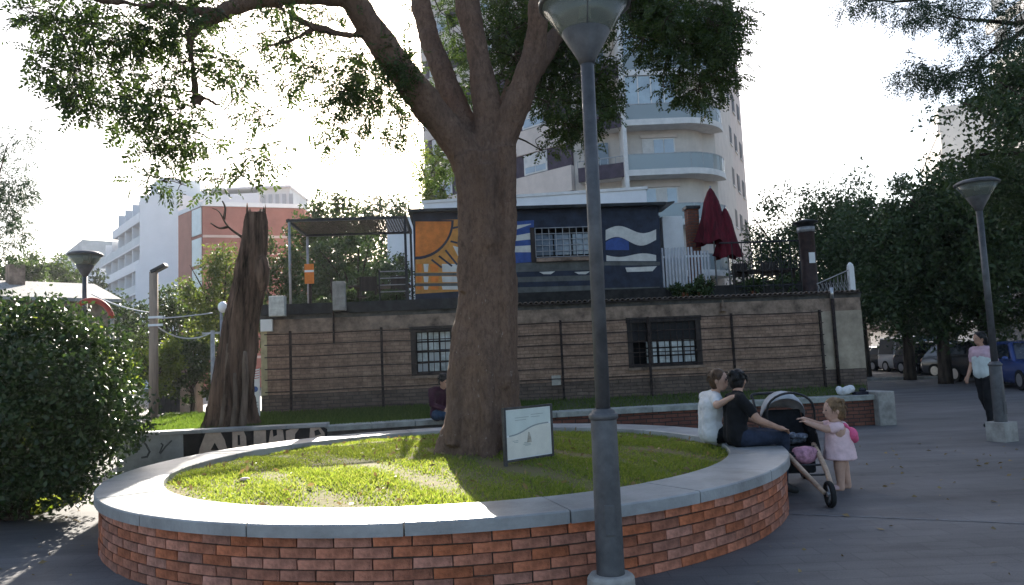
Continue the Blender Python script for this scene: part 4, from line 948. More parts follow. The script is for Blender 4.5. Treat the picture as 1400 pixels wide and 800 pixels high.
fin = MB(); fin.box(7.0-TO.x, 7.22-TO.x, 42.9-TO.y, 45-TO.y, lev(1)-1, HT); fin.build('fin', m_slabw, tower)
# right: rounded balconies
def arcpath(off):
    P = [Vector((7.22, 43.0-off)), Vector((10.6, 43.0-off))]; c = Vector((10.6, 46.2)); r_ = 3.2+off
    for k in range(1, 11): a_ = -math.pi/2+R(72)*k/10; P.append(c+Vector((r_*math.cos(a_), r_*math.sin(a_))))
    return P
outer = arcpath(.0); inner_ = arcpath(-1.25)
def ribbon(mb, P, z0, z1, th):
    n = len(P); N = []
    for i in range(n):
        d = (P[min(i+1, n-1)]-P[max(i-1, 0)]).normalized(); N.append(Vector((-d.y, d.x))*th)
    vv = []
    for i in range(n):
        for (q_, z) in ((P[i], z0), (P[i], z1), (P[i]+N[i], z1), (P[i]+N[i], z0)): vv.append(tl((q_.x, q_.y, z)))
    ff = []
    for i in range(n-1):
        for j in range(4): ff.append((i*4+j, (i+1)*4+j, (i+1)*4+(j+1) % 4, i*4+(j+1) % 4))
    ff += [(0, 1, 2, 3), tuple((n-1)*4+j for j in range(4))]; mb.raw(vv, ff)
b = MB(); ribbon(b, inner_, 0, HT, .5); b.build('curved_wall', m_tw2, tower, False)
for k in range(1, NF+1):
    z0 = lev(k); b = MB(); ribbon(b, outer, z0-.30, z0+.06, 1.24); bo = b.build('curved_slab', m_slabw, tower)
    b = MB(); ribbon(b, arcpath(-.06), z0+.06, z0+.98, .02); b.build('glass_railing', m_balg, bo)
    b = MB(); ribbon(b, arcpath(-.045), z0+.98, z0+1.03, .05)
    for i, q_ in enumerate(arcpath(-.07)):
        if i % 2 == 0: b.box(q_.x-TO.x-.02, q_.x-TO.x+.02, q_.y-TO.y-.02, q_.y-TO.y+.02, z0+.06, z0+.98)
    b.build('handrail', m_steel, bo)
    wn = MB(); wallquad(wn, Vector((8.35, 44.20)), Vector((10.35, 44.20)), z0+.07, z0+2.25, .04); wo_ = wn.build('window', m_slabw, tower)
    for j in range(3): pn = MB(); wallquad(pn, Vector((8.43+j*.63, 44.18)), Vector((9.0+j*.63, 44.18)), z0+.15, z0+2.17, .01); pn.build('pane', m_paneblue if (k+j) % 4 else m_blind, wo_)
    b = MB(); wallquad(b, Vector((8.25, 44.17)), Vector((10.5, 44.17)), z0+2.28, z0+2.5, .06); b.build('lintel', m_tw, tower)
    if k in (5, 6, 7):          # glazed-in balconies
        gl = MB(); wallquad(gl, Vector((7.3, 43.1)), Vector((10.4, 43.1)), z0+1.04, z0+FZ-.32, .02); go = gl.build('glazing', M('balcony_glazing', (.33, .40, .44), .12, .15, .6, spec=.9), tower)
        mu = MB()
        for j in range(5): x = 7.3+j*.775; mu.box(x-TO.x-.03, x-TO.x+.03, 43.06-TO.y, 43.095-TO.y, z0+1.04, z0+FZ-.32)
        mu.build('mullion', m_slabw, go)
# receding side with small windows
dA, dB = Vector((13.35, 46.2)), Vector((19.2, 58.5)); tD = Frame(dA, dB)
b = MB(); wallquad(b, dA, dB, 0, HT, .4); b.build('wall', m_tw, tower)
for k in range(1, NF+1):
    for j in range(5):
        q0 = tD.o+tD.u*(1.3+j*2.5); q1 = tD.o+tD.u*(2.4+j*2.5); off = -tD.n*.04
        b = MB(); wallquad(b, (q0+off).xy, (q1+off).xy, lev(k)+.95, lev(k)+2.25, .03); b.build('window', M('dull_pane', (.09, .09, .10), .6, .2, 1, spec=.1), tower)
        b = MB(); off = -tD.n*.1; wallquad(b, (q0+off).xy, (q1+off).xy, lev(k)+.85, lev(k)+.94, .08); b.build('sill', m_slabw, tower)
# low white building in front of the tower
lf0, lf1 = at(528, 280, 31), at(884, 266, 30.0); lf = Frame(lf0.xy, lf1.xy)
lb = thing('white_annex', 'plain white building with flat parapet behind the painted kiosk', 'building', (lf0.x, lf0.y, 0), lf.ang)
_, h1 = lf.px(884, 259); 
MB().box(1.6, lf.len, 0, 6, 0, h1).build('wall', M('annex_white', (.74, .74, .76), .8, .06, 1), lb); MB().box(1.55, lf.len+.05, -.05, 6.05, h1, h1+.12).build('parapet', m_slabw, lb)
MB().box(0, 1.6, .0, 5, 0, h1-.55).build('wall', M('annex_white'), lb)
for k in range(4): MB().box(2.6+k*2.4, 3.7+k*2.4, -.03, -.005, h1-3.3, h1-2.0).build('window', m_pane, lb)

# ================================================================== LEFT APARTMENT BLOCK AND BRICK BUILDING
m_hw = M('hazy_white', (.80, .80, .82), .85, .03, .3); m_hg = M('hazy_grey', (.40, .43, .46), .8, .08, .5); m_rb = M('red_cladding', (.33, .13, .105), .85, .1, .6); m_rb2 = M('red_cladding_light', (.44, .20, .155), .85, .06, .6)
q0, q1 = at(191, 300, 91), at(243, 300, 90); wfm = Frame(q0.xy, q1.xy)
ap = thing('white_apartment_block', 'white apartment block with stepped balconies and blank end wall', 'building', (q0.x, q0.y, 0), wfm.ang)
WH = at(215, 264, 90).z
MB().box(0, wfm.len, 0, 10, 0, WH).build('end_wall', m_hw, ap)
MB().box(-.9, -.0, .4, 10, 0, WH-8.5).build('wall', m_hw, ap)
# long balcony facade: runs away to the left
fa0 = Vector((q0.x, q0.y+.6)); fa1 = at(108, 340, 124).xy; fa = Frame(fa0, fa1)
fr_ = thing('balcony_apartment_block', 'long grey white apartment block with stacked balcony rows', 'building', (fa0.x, fa0.y, 0), fa.ang)
FL = fa.len; nfl = 8; fh_ = WH/nfl
for k in range(nfl):
    ln = FL*(1.0 if k < 5 else (.78 if k == 5 else (.55 if k == 6 else .36))); y0 = .0 if k < 5 else .5*(k-4)
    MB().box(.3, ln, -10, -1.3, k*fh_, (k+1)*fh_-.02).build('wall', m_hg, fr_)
    sl_ = MB().box(.2, ln+.2, -1.3, .25, k*fh_-.12, k*fh_+.1).build('balcony_slab', m_hw, fr_); MB().box(.2, ln+.2, .15, .28, k*fh_+.1, k*fh_+1.05).build('parapet', m_hw if k % 2 else M('hazy_pale', (.62, .65, .67), .8, .05, .5), sl_)
    nw = int(ln/4)
    for j in range(nw): MB().box(1.2+j*4, 3.2+j*4, -1.29, -1.2, k*fh_+.2, k*fh_+2.3).build('window', M('hazy_pane', (.16, .18, .21), .2, .2, .5, spec=.8), fr_)
    for j in range(nw+1): MB().box(.6+j*4-.12, .6+j*4+.12, -1.2, .1, k*fh_+.1, (k+1)*fh_-.12).build('divider', m_hw, fr_)
MB().box(2, FL*.30, -9, -2.5, WH, WH+2.1).build('penthouse', M('hazy_pale'), fr_); MB().box(3, FL*.2, -8, -3, WH+2.1, WH+3.6).build('lift_housing', M('hazy_pale'), fr_)
# a lower stretch further off
v0, v1 = at(112, 360, 150), at(60, 370, 190); vf = Frame(v0.xy, v1.xy)
vb = thing('far_apartment_block', 'low far grey apartment block beyond the hill trees', 'building', (v0.x, v0.y, 0), vf.ang); vh = at(105, 328, 150).z
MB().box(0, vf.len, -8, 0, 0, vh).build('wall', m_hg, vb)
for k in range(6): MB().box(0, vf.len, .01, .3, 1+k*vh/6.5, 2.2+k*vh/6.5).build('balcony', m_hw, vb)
# brick building
r0, r1, r2 = at(245, 300, 74), at(277, 300, 70), at(415, 300, 73)
RH = at(300, 284, 71).z
rbld = thing('red_brick_building', 'red clad building with white strip windows behind the dead trunk', 'building', (r1.x, r1.y, 0), 0)
def rl_(v): return (v[0]-r1.x, v[1]-r1.y)
MB().prism_xy([rl_(r0), rl_(r1), rl_(r2), (rl_(r2)[0], 14), (rl_(r0)[0], 14)], 0, RH).build('wall', m_rb, rbld)
def rquad(mb, a, b_, z0, z1, th, off):
    a = Vector(a); b_ = Vector(b_); d = (b_-a).normalized(); nx = Vector((d.y, -d.x)); P = [a+nx*off, b_+nx*off, b_+nx*(off-th), a+nx*(off-th)]
    mb.raw([(q_.x, q_.y, z) for z in (z0, z1) for q_ in P], [(3,2,1,0),(4,5,6,7),(0,1,5,4),(1,2,6,5),(2,3,7,6),(3,0,4,7)])
ra, rb_, rc = Vector(rl_(r0)), Vector(rl_(r1)), Vector(rl_(r2))
b = MB(); rquad(b, ra, ra.lerp(rb_, .56), 0, RH-.01, .1, .10); b.build('cladding', m_rb2, rbld)
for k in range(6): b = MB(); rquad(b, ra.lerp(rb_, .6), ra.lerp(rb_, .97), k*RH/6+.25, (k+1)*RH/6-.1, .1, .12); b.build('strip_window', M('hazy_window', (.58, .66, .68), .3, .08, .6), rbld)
for k in range(1, 6): b = MB(); rquad(b, rb_, rc, k*RH/6-.12, k*RH/6+.12, .1, .08); b.build('string_course', M('course_pale', (.55, .42, .38), .8, .08, 1), rbld)
b = MB(); rquad(b, ra, rb_, RH, RH+.4, 3, .15); rquad(b, rb_, rc, RH, RH+.4, 3, .15); b.build('cornice', m_hw, rbld)
x0, x1 = at(277, 270, 95), at(398, 270, 96)
wb2 = thing('pale_rooftop_building', 'hazy white building showing above the red building roof', 'building', (x0.x, x0.y, 0)); hh_ = at(340, 258, 95).z
MB().box(0, 7.4, 0, 9, 0, hh_-.6).build('wall', m_hw, wb2); MB().box(7.0, x1.x-x0.x, .5, 9, 0, hh_).build('wall', M('hazy_pale'), wb2)
MB().box(-.2, x1.x-x0.x+.2, -.2, 9.2, hh_, hh_+.25).build('roof', m_hw, wb2)
for k in range(5): MB().box(7.6+k*.9, 8.1+k*.9, .38, .49, hh_-2.2, hh_-.8).build('window', m_hg, wb2)
# small grey roofed house at far left
h0, h1_ = at(-40, 400, 24), at(152, 410, 27)
hf = Frame(h0.xy, h1_.xy); hs = thing('low_roofed_house', 'low house with pale grey tiled roof behind the bush', 'house', (h0.x, h0.y, 0), hf.ang)
_, he = hf.px(100, 408); _, hr = hf.px(30, 384, 3)
MB().box(0, hf.len, .3, 6, 0, he).build('wall', m_plaster, hs)
MB().raw([(-.3, -.2, he), (hf.len+.3, -.2, he), (hf.len+.3, 3.1, hr), (-.3, 3.1, hr), (hf.len+.3, 6.4, he), (-.3, 6.4, he), (-.3, -.2, he-.12), (hf.len+.3, -.2, he-.12)], [(0, 1, 2, 3), (3, 2, 4, 5), (6, 7, 1, 0)]).build('roof', M('pale_tiles', (.34, .33, .31), .9, .2, 3, .8, 6, stretch=(9, 1, 1)), hs, fix=False)
MB().box(hf.len*.35, hf.len*.35+.5, 2.2, 2.8, he+.6, hr+.5).build('chimney', m_plaster, hs)

# far wooded hill, left
hv = []; hfc = []; n = 30
for i in range(n+1):
    x = -230+i*12.; top = 36+8*math.sin(i*.35+.6)+3*math.sin(i*1.3)
    for j in range(6): t = j/5; hv.append((x, 225+t*60, -2+top*math.sin(t*math.pi*.5)))
for i in range(n):
    for j in range(5): hfc.append((i*6+j, (i+1)*6+j, (i+1)*6+j+1, i*6+j+1))
MB().raw(hv, hfc).build('hill', M('hill_scrub', (.07, .10, .045), .95, .4, .09, 1, .4), None, True, 'structure', fix=False)
# right side background buildings
u0_, u1_ = at(1262, 180, 80), at(1292, 160, 74); f_ = Frame(at(1254, 180, 95).xy, at(1282, 150, 76).xy)
rt = thing('pale_slab_tower', 'pale grey tower block above the street trees', 'building', f_.o, f_.ang); _, rz_ = f_.px(1282, 146)
MB().box(0, f_.len, 0, 14, 0, rz_).build('wall', M('pale_tower', (.66, .64, .60), .85, .05, .4), rt)
for k in range(10): MB().box(.3, f_.len-.3, -.15, -.01, rz_-2.6-k*3, rz_-1.4-k*3).build('balcony', m_hw, rt)
f_ = Frame(at(1358, 100, 52).xy, at(1470, 60, 44).xy); gt = thing('grey_flats', 'grey block of flats behind the tall dark tree', 'building', f_.o, f_.ang); _, gz_ = f_.px(1362, 88)
MB().box(0, f_.len, 0, 12, 0, gz_).build('wall', M('grey_flats', (.34, .33, .33), .85, .1, .5), gt)
for k in range(9):
    MB().box(0, f_.len, -.25, -.01, 2.6+k*3, 3.3+k*3).build('band', m_slabw, gt)
    for j in range(3): MB().box(.6+j*2.2, 2.0+j*2.2, -.03, -.002, 1+k*3, 2.5+k*3).build('window', m_pane, gt)
f_ = Frame(at(1180, 470, 62).xy, at(1480, 470, 44).xy); sh_ = thing('street_front', 'shade-darkened shop fronts across the street behind parked cars', 'building', f_.o, f_.ang)
MB().box(0, f_.len, 0, 8, 0, 9).build('wall', M('front_deep_shade', (.20, .19, .18), .85, .1, .6), sh_)  # dark wall colour stands in for the deep shade under the trees
for j in range(9):
    MB().box(1+j*2.9, 3.1+j*2.9, -.05, -.005, .2, 2.6).build('shop_window', m_pane if j % 3 else m_white, sh_); MB().box(1.2+j*2.9, 2.6+j*2.9, -.05, -.005, 4, 5.8).build('window', m_paneblue, sh_); MB().box(.8+j*2.9, 3.3+j*2.9, -.9, -.01, 2.75, 2.9).build('awning', m_slabw if j % 2 else m_rust, sh_)

# ================================================================== VEGETATION
def crown_leaves(rad, n, leaf, clumps, spread=.2, lo=.35, shape=1.):
    cc = unit(rng.normal(size=(clumps, 3)))*(rng.uniform(lo**2, 1, (clumps, 1))**.5)
    cc = cc*np.array(rad); cs = rng.uniform(.6, 1.4, clumps)
    idx = rng.integers(0, clumps, n); d = unit(rng.normal(size=(n, 3)))*rng.uniform(0, 1, (n, 1))**.5
    C = cc[idx]+d*np.array(rad)*spread*cs[idx][:, None]
    return leaf_quads(C, leaf, leaf*.55, .25)
def street_tree(label, base, crown_c, rad, n, leaf, mat, tr=.14, clumps=60, group=None, bark=None, spread=.24, name='street_tree', nb=9, lo=.35):
    base = Vector(base); t = thing(name, label, 'tree', base, 0, group); cc = Vector(crown_c)-base; b = MB()
    limb(b, [(0, 0, -.05), (random.uniform(-.1, .1), random.uniform(-.1, .1), cc.z*.35), (cc.x*.6, cc.y*.6, max(.4, cc.z-rad[2]*.45))], [tr*1.35, tr, tr*.7], 10, 4)
    for k in range(nb):
        a_ = 2*math.pi*k/nb+random.random(); e = Vector((math.cos(a_)*rad[0]*.75, math.sin(a_)*rad[1]*.75, random.uniform(-.2, .75)*rad[2]))+cc
        s0 = Vector((cc.x*.5, cc.y*.5, max(.3, cc.z-rad[2]*random.uniform(.4, .75)))); P = spline([s0, s0.lerp(e, .5)+Vector((0, 0, .15*rad[2])), e], 4); b.tube(P, [tr*.5*(1-.8*i/(len(P)-1)) for i in range(len(P))], 6)
    b.build('trunk', bark or m_barkdark, t, True)
    o = fast_mesh('crown', crown_leaves(rad, n, leaf, clumps, spread, lo), 4, mat, t); o.location = cc
    return t
# street trees on the right
G = 'street trees along the parked cars'
def st(label, px_, d, ytop, ybot, rx, n, mat=m_leafdark, tr=.2, leaf=.17):
    n = int(n*1.6)
    p = at(px_, 460, d); zt_ = at(px_, ytop, d).z; zb_ = at(px_, ybot, d).z; rz_ = (zt_-zb_)/2
    return street_tree(label, (p.x, p.y, 0), (p.x, p.y, zb_+rz_), (rx, rx*.9, rz_), n, leaf, mat, tr, 130, G)
st('dark green street tree at the street end nearest the stone building', 1108, 40, 258, 472, 3.6, 15000)
st('dark green street tree with its trunk before a silver car', 1180, 37, 240, 466, 3.6, 15000)
st('dark green street tree with its trunk before the white van', 1239, 32, 246, 468, 3.0, 15000)
st('dark green street tree with its trunk before the black car', 1287, 28, 235, 462, 2.8, 15000)
st('tall dark street tree behind the walking woman', 1345, 27, 215, 455, 2.9, 15000)
st('dark street tree near the blue car', 1420, 25, 190, 450, 2.8, 14000)
p = at(1570, 460, 16)
street_tree('tall dense dark tree behind the lone street lamp', (p.x, p.y, 0), at(1452, 195, 16), (2.5, 2.4, 2.1), 26000, .11, m_leafdark, .2, 150, None, spread=.2, name='dense_tree')
# feathery overhanging tree, trunk beyond the right edge
ft = thing('feathery_tree', 'feathery leaved tree whose branches overhang the plaza with the walking woman', 'tree', (9.4, 9.6, 0)); FT = Vector(ft.location)
fb = MB(); fn = []
limb(fb, [(0, 0, -.05), (.05, 0, 1.5), (-.1, 0, 3.2), (-.3, -.1, 4.6), (-.4, -.1, 6.5)], [.3, .22, .2, .16, .05], 12, 5, 0, fn)
for e in ([(1560, -10), (1450, 10), (1400, 30), (1340, 28), (1290, 20)], [(1560, 0), (1470, 30), (1410, 40), (1370, 58), (1330, 95)], [(1560, -20), (1420, -30), (1330, -20), (1240, 2), (1180, 0)]):
    limb(fb, [(-.25, -.05, 4.3)]+[at(x, y, 9.3)-FT for x, y in e], [.12, .07, .05, .035, .02, .008], 8, 4, .01, fn)
fb.build('trunk', m_barkdark, ft, True)
FC = []
def freg(x0, x1, y0, y1, cnt, r_, n):
    for _ in range(cnt): FC.append((at(random.uniform(x0, x1), random.uniform(y0, y1), random.uniform(8.8, 9.8))-FT, r_, n))
freg(1158, 1215, -8, 14, 7, .13, 13); freg(1235, 1330, -8, 25, 14, .15, 15); freg(1260, 1330, 20, 42, 6, .12, 12); freg(1330, 1400, -10, 12, 7, .15, 14); freg(1320, 1385, 45, 66, 8, .12, 12); freg(1385, 1420, 38, 50, 4, .12, 12)
freg(1238, 1292, 88, 116, 11, .12, 15); freg(1285, 1340, 72, 115, 12, .13, 15)
for _ in range(40):
    a_ = random.uniform(0, 6.28); FC.append((Vector((2.6*math.cos(a_)*random.random()-.2, 2.6*math.sin(a_)*random.random(), random.uniform(4.6, 7))), .4, 22))
def grow(FC, fn, parent, mat, L=.17, pairs=5, lw=.026, ll=.06, dro=-.45):
    tw = MB(); CB = []; CA = []; nd = list(fn)
    FC.sort(key=lambda c: min((c[0]-p).length for p, _ in fn))
    for (c, r_, n) in FC:
        p0, r0 = min(nd, key=lambda q_: (q_[0]-c).length); d = c-p0
        if d.length > .06:
            ra = min(.6*r0, .008+.012*d.length); P = spline([p0, p0.lerp(c, .5)+Vector((random.gauss(0, .05), random.gauss(0, .05), .1*d.length)), c], 4)
            tw.tube(P, [ra+(max(.003, ra*.3)-ra)*i/(len(P)-1) for i in range(len(P))], 5, False); nd += [(P[i], max(.004, ra*.5)) for i in range(3, len(P))]
        for _ in range(n):
            v = Vector((random.gauss(0, 1), random.gauss(0, 1), random.gauss(0, .6))); CB.append((c+v*r_*.55)[:]); CA.append((v.normalized()+Vector((random.gauss(0, .5), random.gauss(0, .5), random.gauss(dro, .4))))[:])
    tw.build('branches', m_barkdark, parent, True, 'stuff', fix=False); fast_mesh('crown', fronds(np.array(CB), np.array(CA), L, pairs, lw, ll), 4, mat, parent)
grow(FC, fn, ft, m_leafblue, .22, 8, .016, .055)
# small feathery tree at far left
p = at(-70, 460, 11.5); lt = thing('young_feathery_tree', 'young feathery tree with drooping shoots behind the big dark bush', 'tree', (p.x, p.y, 0)); LT = Vector(lt.location); fb = MB(); fn = []
limb(fb, [(0, 0, 0), (.1, 0, 1.6), (.2, 0, 2.8), at(-30, 200, 11.5)-LT, at(-20, 120, 11.5)-LT], [.12, .1, .08, .05, .02], 8, 4, 0, fn)
limb(fb, [(.2, 0, 2.6), at(0, 235, 11.4)-LT, at(12, 195, 11.3)-LT, at(28, 178, 11.3)-LT], [.04, .012, .006, .003], 6, 4, 0, fn); fb.build('trunk', m_barkdark, lt, True)
FC = []
for (x0, x1, y0, y1, cnt, r_, n) in ((-60, 25, 220, 345, 46, .2, 20), (15, 42, 245, 300, 7, .13, 12), (28, 55, 215, 255, 6, .1, 9), (0, 45, 168, 205, 10, .1, 7), (20, 44, 300, 325, 4, .1, 10), (-60, 0, 150, 220, 10, .2, 14)):
    for _ in range(cnt): FC.append((at(random.uniform(x0, x1), random.uniform(y0, y1), random.uniform(11, 12))-LT, r_, n))
grow(FC, fn, lt, m_leafblue, .2, 7, .018, .05)

# big dark bush at left
def bush(name, label, base, cen, rad, n, leaf, mat, clumps, stems=12):
    base = Vector(base); t = thing(name, label, 'bush', base); cc = Vector(cen)-base; b = MB()
    for k in range(stems):
        a_ = random.uniform(0, 6.28); e = cc+Vector((rad[0]*.7*math.cos(a_), rad[1]*.7*math.sin(a_), random.uniform(-.5, .6)*rad[2])); P = spline([(random.gauss(0, .12), random.gauss(0, .12), -.05), (e.x*.4, e.y*.4, cc.z*.5), e], 4); b.tube(P, [.035*(1-.8*i/(len(P)-1)) for i in range(len(P))], 6)
    b.build('stems', m_barkdark, t, True)
    V = crown_leaves(rad, n, leaf, clumps, .22, .6); V = V[(V[:, 0, 2]+cc.z) > .1]; V[..., 0] += cc.x; V[..., 1] += cc.y; V[..., 2] += cc.z
    fast_mesh('foliage', V, 4, mat, t); return t
p = gat(40, 705); c = at(28, 545, 8.75)
bush('large_bush', 'large dense dark green bush spotted with light beside the planter', (c.x-.1, 8.75, 0), (c.x, 8.75, 1.32), (1.28, 1.15, 1.22), 60000, .062, m_leafbush, 260)
c = at(-130, 520, 9.2); bush('large_bush', 'dense dark green bush half hidden by a larger rounded one', (c.x, 9.4, 0), (c.x, 9.4, 1.4), (1.2, .9, 1.1), 26000, .065, m_leafbush, 140)
c = at(20, 425, 10.8); bush('hedge', 'sunlit yellow green hedge top behind the large dark bush', (c.x, 10.8, 0), (c.x, 10.8, 1.6), (1.7, .8, 1.05), 22000, .06, m_leafyel, 120)
# ground cover under the bush
n = 3500; c = gat(15, 700); V = np.stack([rng.uniform(-.9, .5, n)+c.x, rng.uniform(-.3, .7, n)+c.y, np.zeros(n)], 1); T = V+np.stack([rng.normal(size=n)*.04, rng.normal(size=n)*.04, rng.uniform(.05, .13, n)], 1); s_ = np.zeros((n, 3)); s_[:, 0] = .01
o = fast_mesh('ground_cover', np.stack([V-s_, V+s_, T+s_*.2, T-s_*.2], 1), 4, m_grass, None, 'stuff'); tag(o, 'tuft of bright grass under the large bush', 'grass')
# trees in the left background
def bt(label, px_, d, ytop, ybot, rx, n, mat, leaf=.16, tr=.12, name='background_tree', clumps=70):
    p = at(px_, 460, d); zt_ = at(px_, ytop, d).z; zb_ = at(px_, ybot, d).z; rz_ = (zt_-zb_)/2
    return street_tree(label, (p.x, p.y, 0), (p.x, p.y, zb_+rz_), (rx, rx*.8, rz_), n, leaf, mat, tr, clumps, None, name=name)
bt('dark green tree behind the wooden lamp pole', 242, 34, 392, 520, 2.1, 9000, m_leaf)
bt('bright yellow green shrub tree next to the wooden lamp pole', 212, 25, 455, 545, 1.0, 5000, m_leafyel, .12, .07)
bt('yellow green tree in front of the red building', 305, 30, 340, 500, 1.7, 9000, leafmat('leaf_olive', (.05, .08, .018), (.11, .13, .03), .42), .14)
bt('olive green tree between dead trunk and pergola', 385, 28, 320, 520, 1.2, 7000, m_leaf, .14)
bt('mid green tree rising above the pergola roof', 455, 34, 262, 470, 2.2, 13000, m_leaf, .18)
bt('darker green tree above the pergola beside the kiosk', 520, 36, 263, 470, 2.4, 13000, m_leafdark, .18)
bt('dark leafy tree filling the view behind the pergola', 490, 27, 318, 480, 2.2, 12000, m_leafdark, .14)
bt('low green shrub tree left of the dead trunk', 262, 27, 460, 550, 1.3, 6000, m_leaf, .12, .07)
bt('round green tree below the far hill', 60, 60, 345, 470, 3.4, 9000, m_leaf, .3)
bt('dark round tree in front of the far apartment block', 98, 66, 350, 480, 3.2, 9000, m_leafdark, .3)
bt('shadowy tree beside the grey roofed house', 165, 38, 402, 520, 2.2, 8000, m_leafdark, .2)
bt('green tree on the slope behind the house roof', 18, 52, 350, 470, 3.0, 8000, m_leaf, .28)
bt('pale green tree glimpsed behind the big trunk fork', 600, 40, 190, 330, 1.2, 5000, m_leafyel, .16)

# dead trunk
dt = at(318, 580, 14.0); dead = thing('dead_trunk', 'tall broken dead trunk with stripped bark on the raised lawn', 'tree', (dt.x, dt.y, .55)); DT = Vector(dead.location)
prof = [(316, 592, .56), (317, 570, .47), (318, 545, .43), (322, 500, .39), (330, 440, .36), (339, 390, .34), (346, 340, .30), (349, 305, .26), (350, 291, .21)]
P = spline([at(x, y, 14.0)-DT for x, y, _ in prof], 9); n = 84; jag = [random.gauss(0, 1) for _ in range(84)]; rid = [random.gauss(0, 1) for _ in range(84)]; vv = []; ff = []
for i, p in enumerate(P):
    t = i/(len(P)-1)*(len(prof)-1); k = min(int(t), len(prof)-2); rr = prof[k][2]+(prof[k+1][2]-prof[k][2])*(t-k); rr *= .84
    for j in range(n):
        a_ = 2*math.pi*j/n; rd = 1+.09*math.sin(4*a_+.8*p.z)+.05*math.sin(9*a_+1.9*p.z+1)+.02*math.sin(17*a_-3.1*p.z)+.05*math.sin(p.z*5.3+2*a_)*math.sin(3*a_)+(.16*max(0, math.sin(4*a_+1))*max(0, 1-p.z/.8))+.035*rid[(j+int(p.z*2.2)) % 84]+.012*random.gauss(0, 1)
        top = .05*jag[j]+.07*math.sin(2*a_+1) if i == len(P)-1 else 0
        vv.append((p.x+rr*rd*math.cos(a_), p.y+rr*rd*math.sin(a_), p.z+top))
for i in range(len(P)-1):
    for j in range(n): ff.append((i*n+j, i*n+(j+1) % n, (i+1)*n+(j+1) % n, (i+1)*n+j))
ff.append(tuple((len(P)-1)*n+j for j in range(n)))
MB().raw(vv, ff).build('trunk', m_dead, dead, True, fix=False)
b = MB(); bb = at(358, 372, 13.95)-DT; b.ell(bb, (.14, .2, .4), 12); b.build('burl', m_dead, dead, True)
for (x0, y0, x1, y1, w0, dd) in ((303, 586, 312, 470, .05, 13.60), (331, 586, 335, 480, .06, 13.56), (318, 588, 321, 510, .045, 13.50)):
    a_, c_ = at(x0, y0, dd-.02)-DT, at(x1, y1, dd+.12)-DT; MB().tube(spline([a_, a_.lerp(c_, .5)+Vector((.03, .0, 0)), c_], 4), [w0*1.3, w0*1.2, w0*1.1, w0, w0*.9, w0, w0*.9, w0*.8, w0*.6], 8).build('stripped_wood', M('stripped_wood', (.22, .155, .115), .9, .4, 6, .8, 20, stretch=(1, 1, .12)), dead, True)
b = MB()
for e in ([(332, 325), (312, 310), (300, 290), (290, 285)], [(312, 310), (300, 312), (288, 305)], [(306, 300), (308, 285), (304, 275)]): limb(b, [at(x, y, 14)-DT for x, y in e], [.03, .02, .012, .005][:len(e)], 6, 4)
b.build('bare_twigs', m_barkdark, dead, True)

# poles, cables, gate
def pole(name, label, px_, pyb, pyt, d, r_, mat, cat='pole'):
    p = at(px_, 500, d); t = thing(name, label, cat, (p.x, p.y, 0)); h_ = at(px_, pyt, d).z
    MB().tube([(0, 0, -.02), (0, 0, h_)], [r_*1.1, r_], 10).build('pole', mat, t, True); return t, h_
m_polew = M('pole_wood', (.34, .25, .18), .85, .2, 6, stretch=(1, 1, .1))
t1, h_ = pole('wooden_lamp_pole', 'tan wooden pole carrying a small black floodlight', 210, 578, 372, 23.5, .13, m_polew, 'lamp pole')
b = MB(); b.obox((.18, 0, h_+.1), .5, .28, .12, 0, -.45); b.build('floodlight', m_black, t1, bevel=.02); MB().tube([(0, 0, h_-.1), (.06, 0, h_+.1)], .03, 6).build('bracket', m_black, t1)
for z in (h_-1.5, h_-1.75): MB().box(-.1, .35, -.16, -.12, z, z+.07).build('insulator', m_white, t1)
t2, h2 = pole('thin_grey_pole', 'thin grey pole beside the dead trunk', 291, 560, 452, 25, .07, M('grey_pole', (.4, .38, .36), .7, .15, 6))
MB().box(-.35, .4, -.03, .03, h2-.12, h2-.05).build('crossarm', m_steel, t2)
pA, pB = Vector(t1.location), Vector(t2.location)
def cable(label, a, c, sag, r_=.022):
    P = [a.lerp(c, i/12)-Vector((0, 0, sag*4*(i/12)*(1-i/12))) for i in range(13)]; o = MB().tube([p-a for p in P], r_, 5).build('cable', M('pale_cable', (.55, .55, .55), .6, .1, 5), None, True); o.location = a; tag(o, label, 'cable')
cable('upper pale cable between the wooden and the thin grey pole', pA+Vector((.1, 0, h_-1.5)), pB+Vector((0, 0, h2+.6)), .02); cable('slack pale cable hanging between the wooden and the thin grey pole', pA+Vector((.1, 0, h_-1.75)), pB+Vector((0, 0, h2-.05)), .3)
cable('pale cable running from the wooden pole to the grey house', pA+Vector((-.1, 0, h_-1.3)), at(125, 402, 25), .1)
gt_ = thing('gate_pillar', 'tan masonry gate pillar beside a dark gate', 'pillar', at(262, 540, 29).xy.to_3d()); 
MB().box(-.32, .32, -.3, .3, 0, 1.75).build('shaft', M('tan_masonry', (.42, .30, .22), .9, .15, 3, .3, 20), gt_); MB().box(-.37, .37, -.35, .35, 1.75, 1.87).build('cap', m_plaster, gt_)
dg = thing('dark_gate', 'dark metal gate beside the tan gate pillar', 'gate', at(230, 540, 29.2).xy.to_3d())
MB().box(-.55, .6, 0, .05, .1, 1.65).build('leaf', M('gate_dark', (.035, .033, .035), .7, .2, 5), dg); MB().box(-.62, -.55, -.03, .08, 0, 1.75).build('post', m_black, dg)
for k in range(6): MB().box(-.5+k*.19, -.47+k*.19, -.03, -.002, .1, 1.65).build('bar', m_black, dg)
gl_ = thing('globe_lamp', 'small white globe lamp on a pole behind the dead trunk', 'lamp', at(303, 500, 19).xy.to_3d()); gz2 = at(306, 420, 19).z
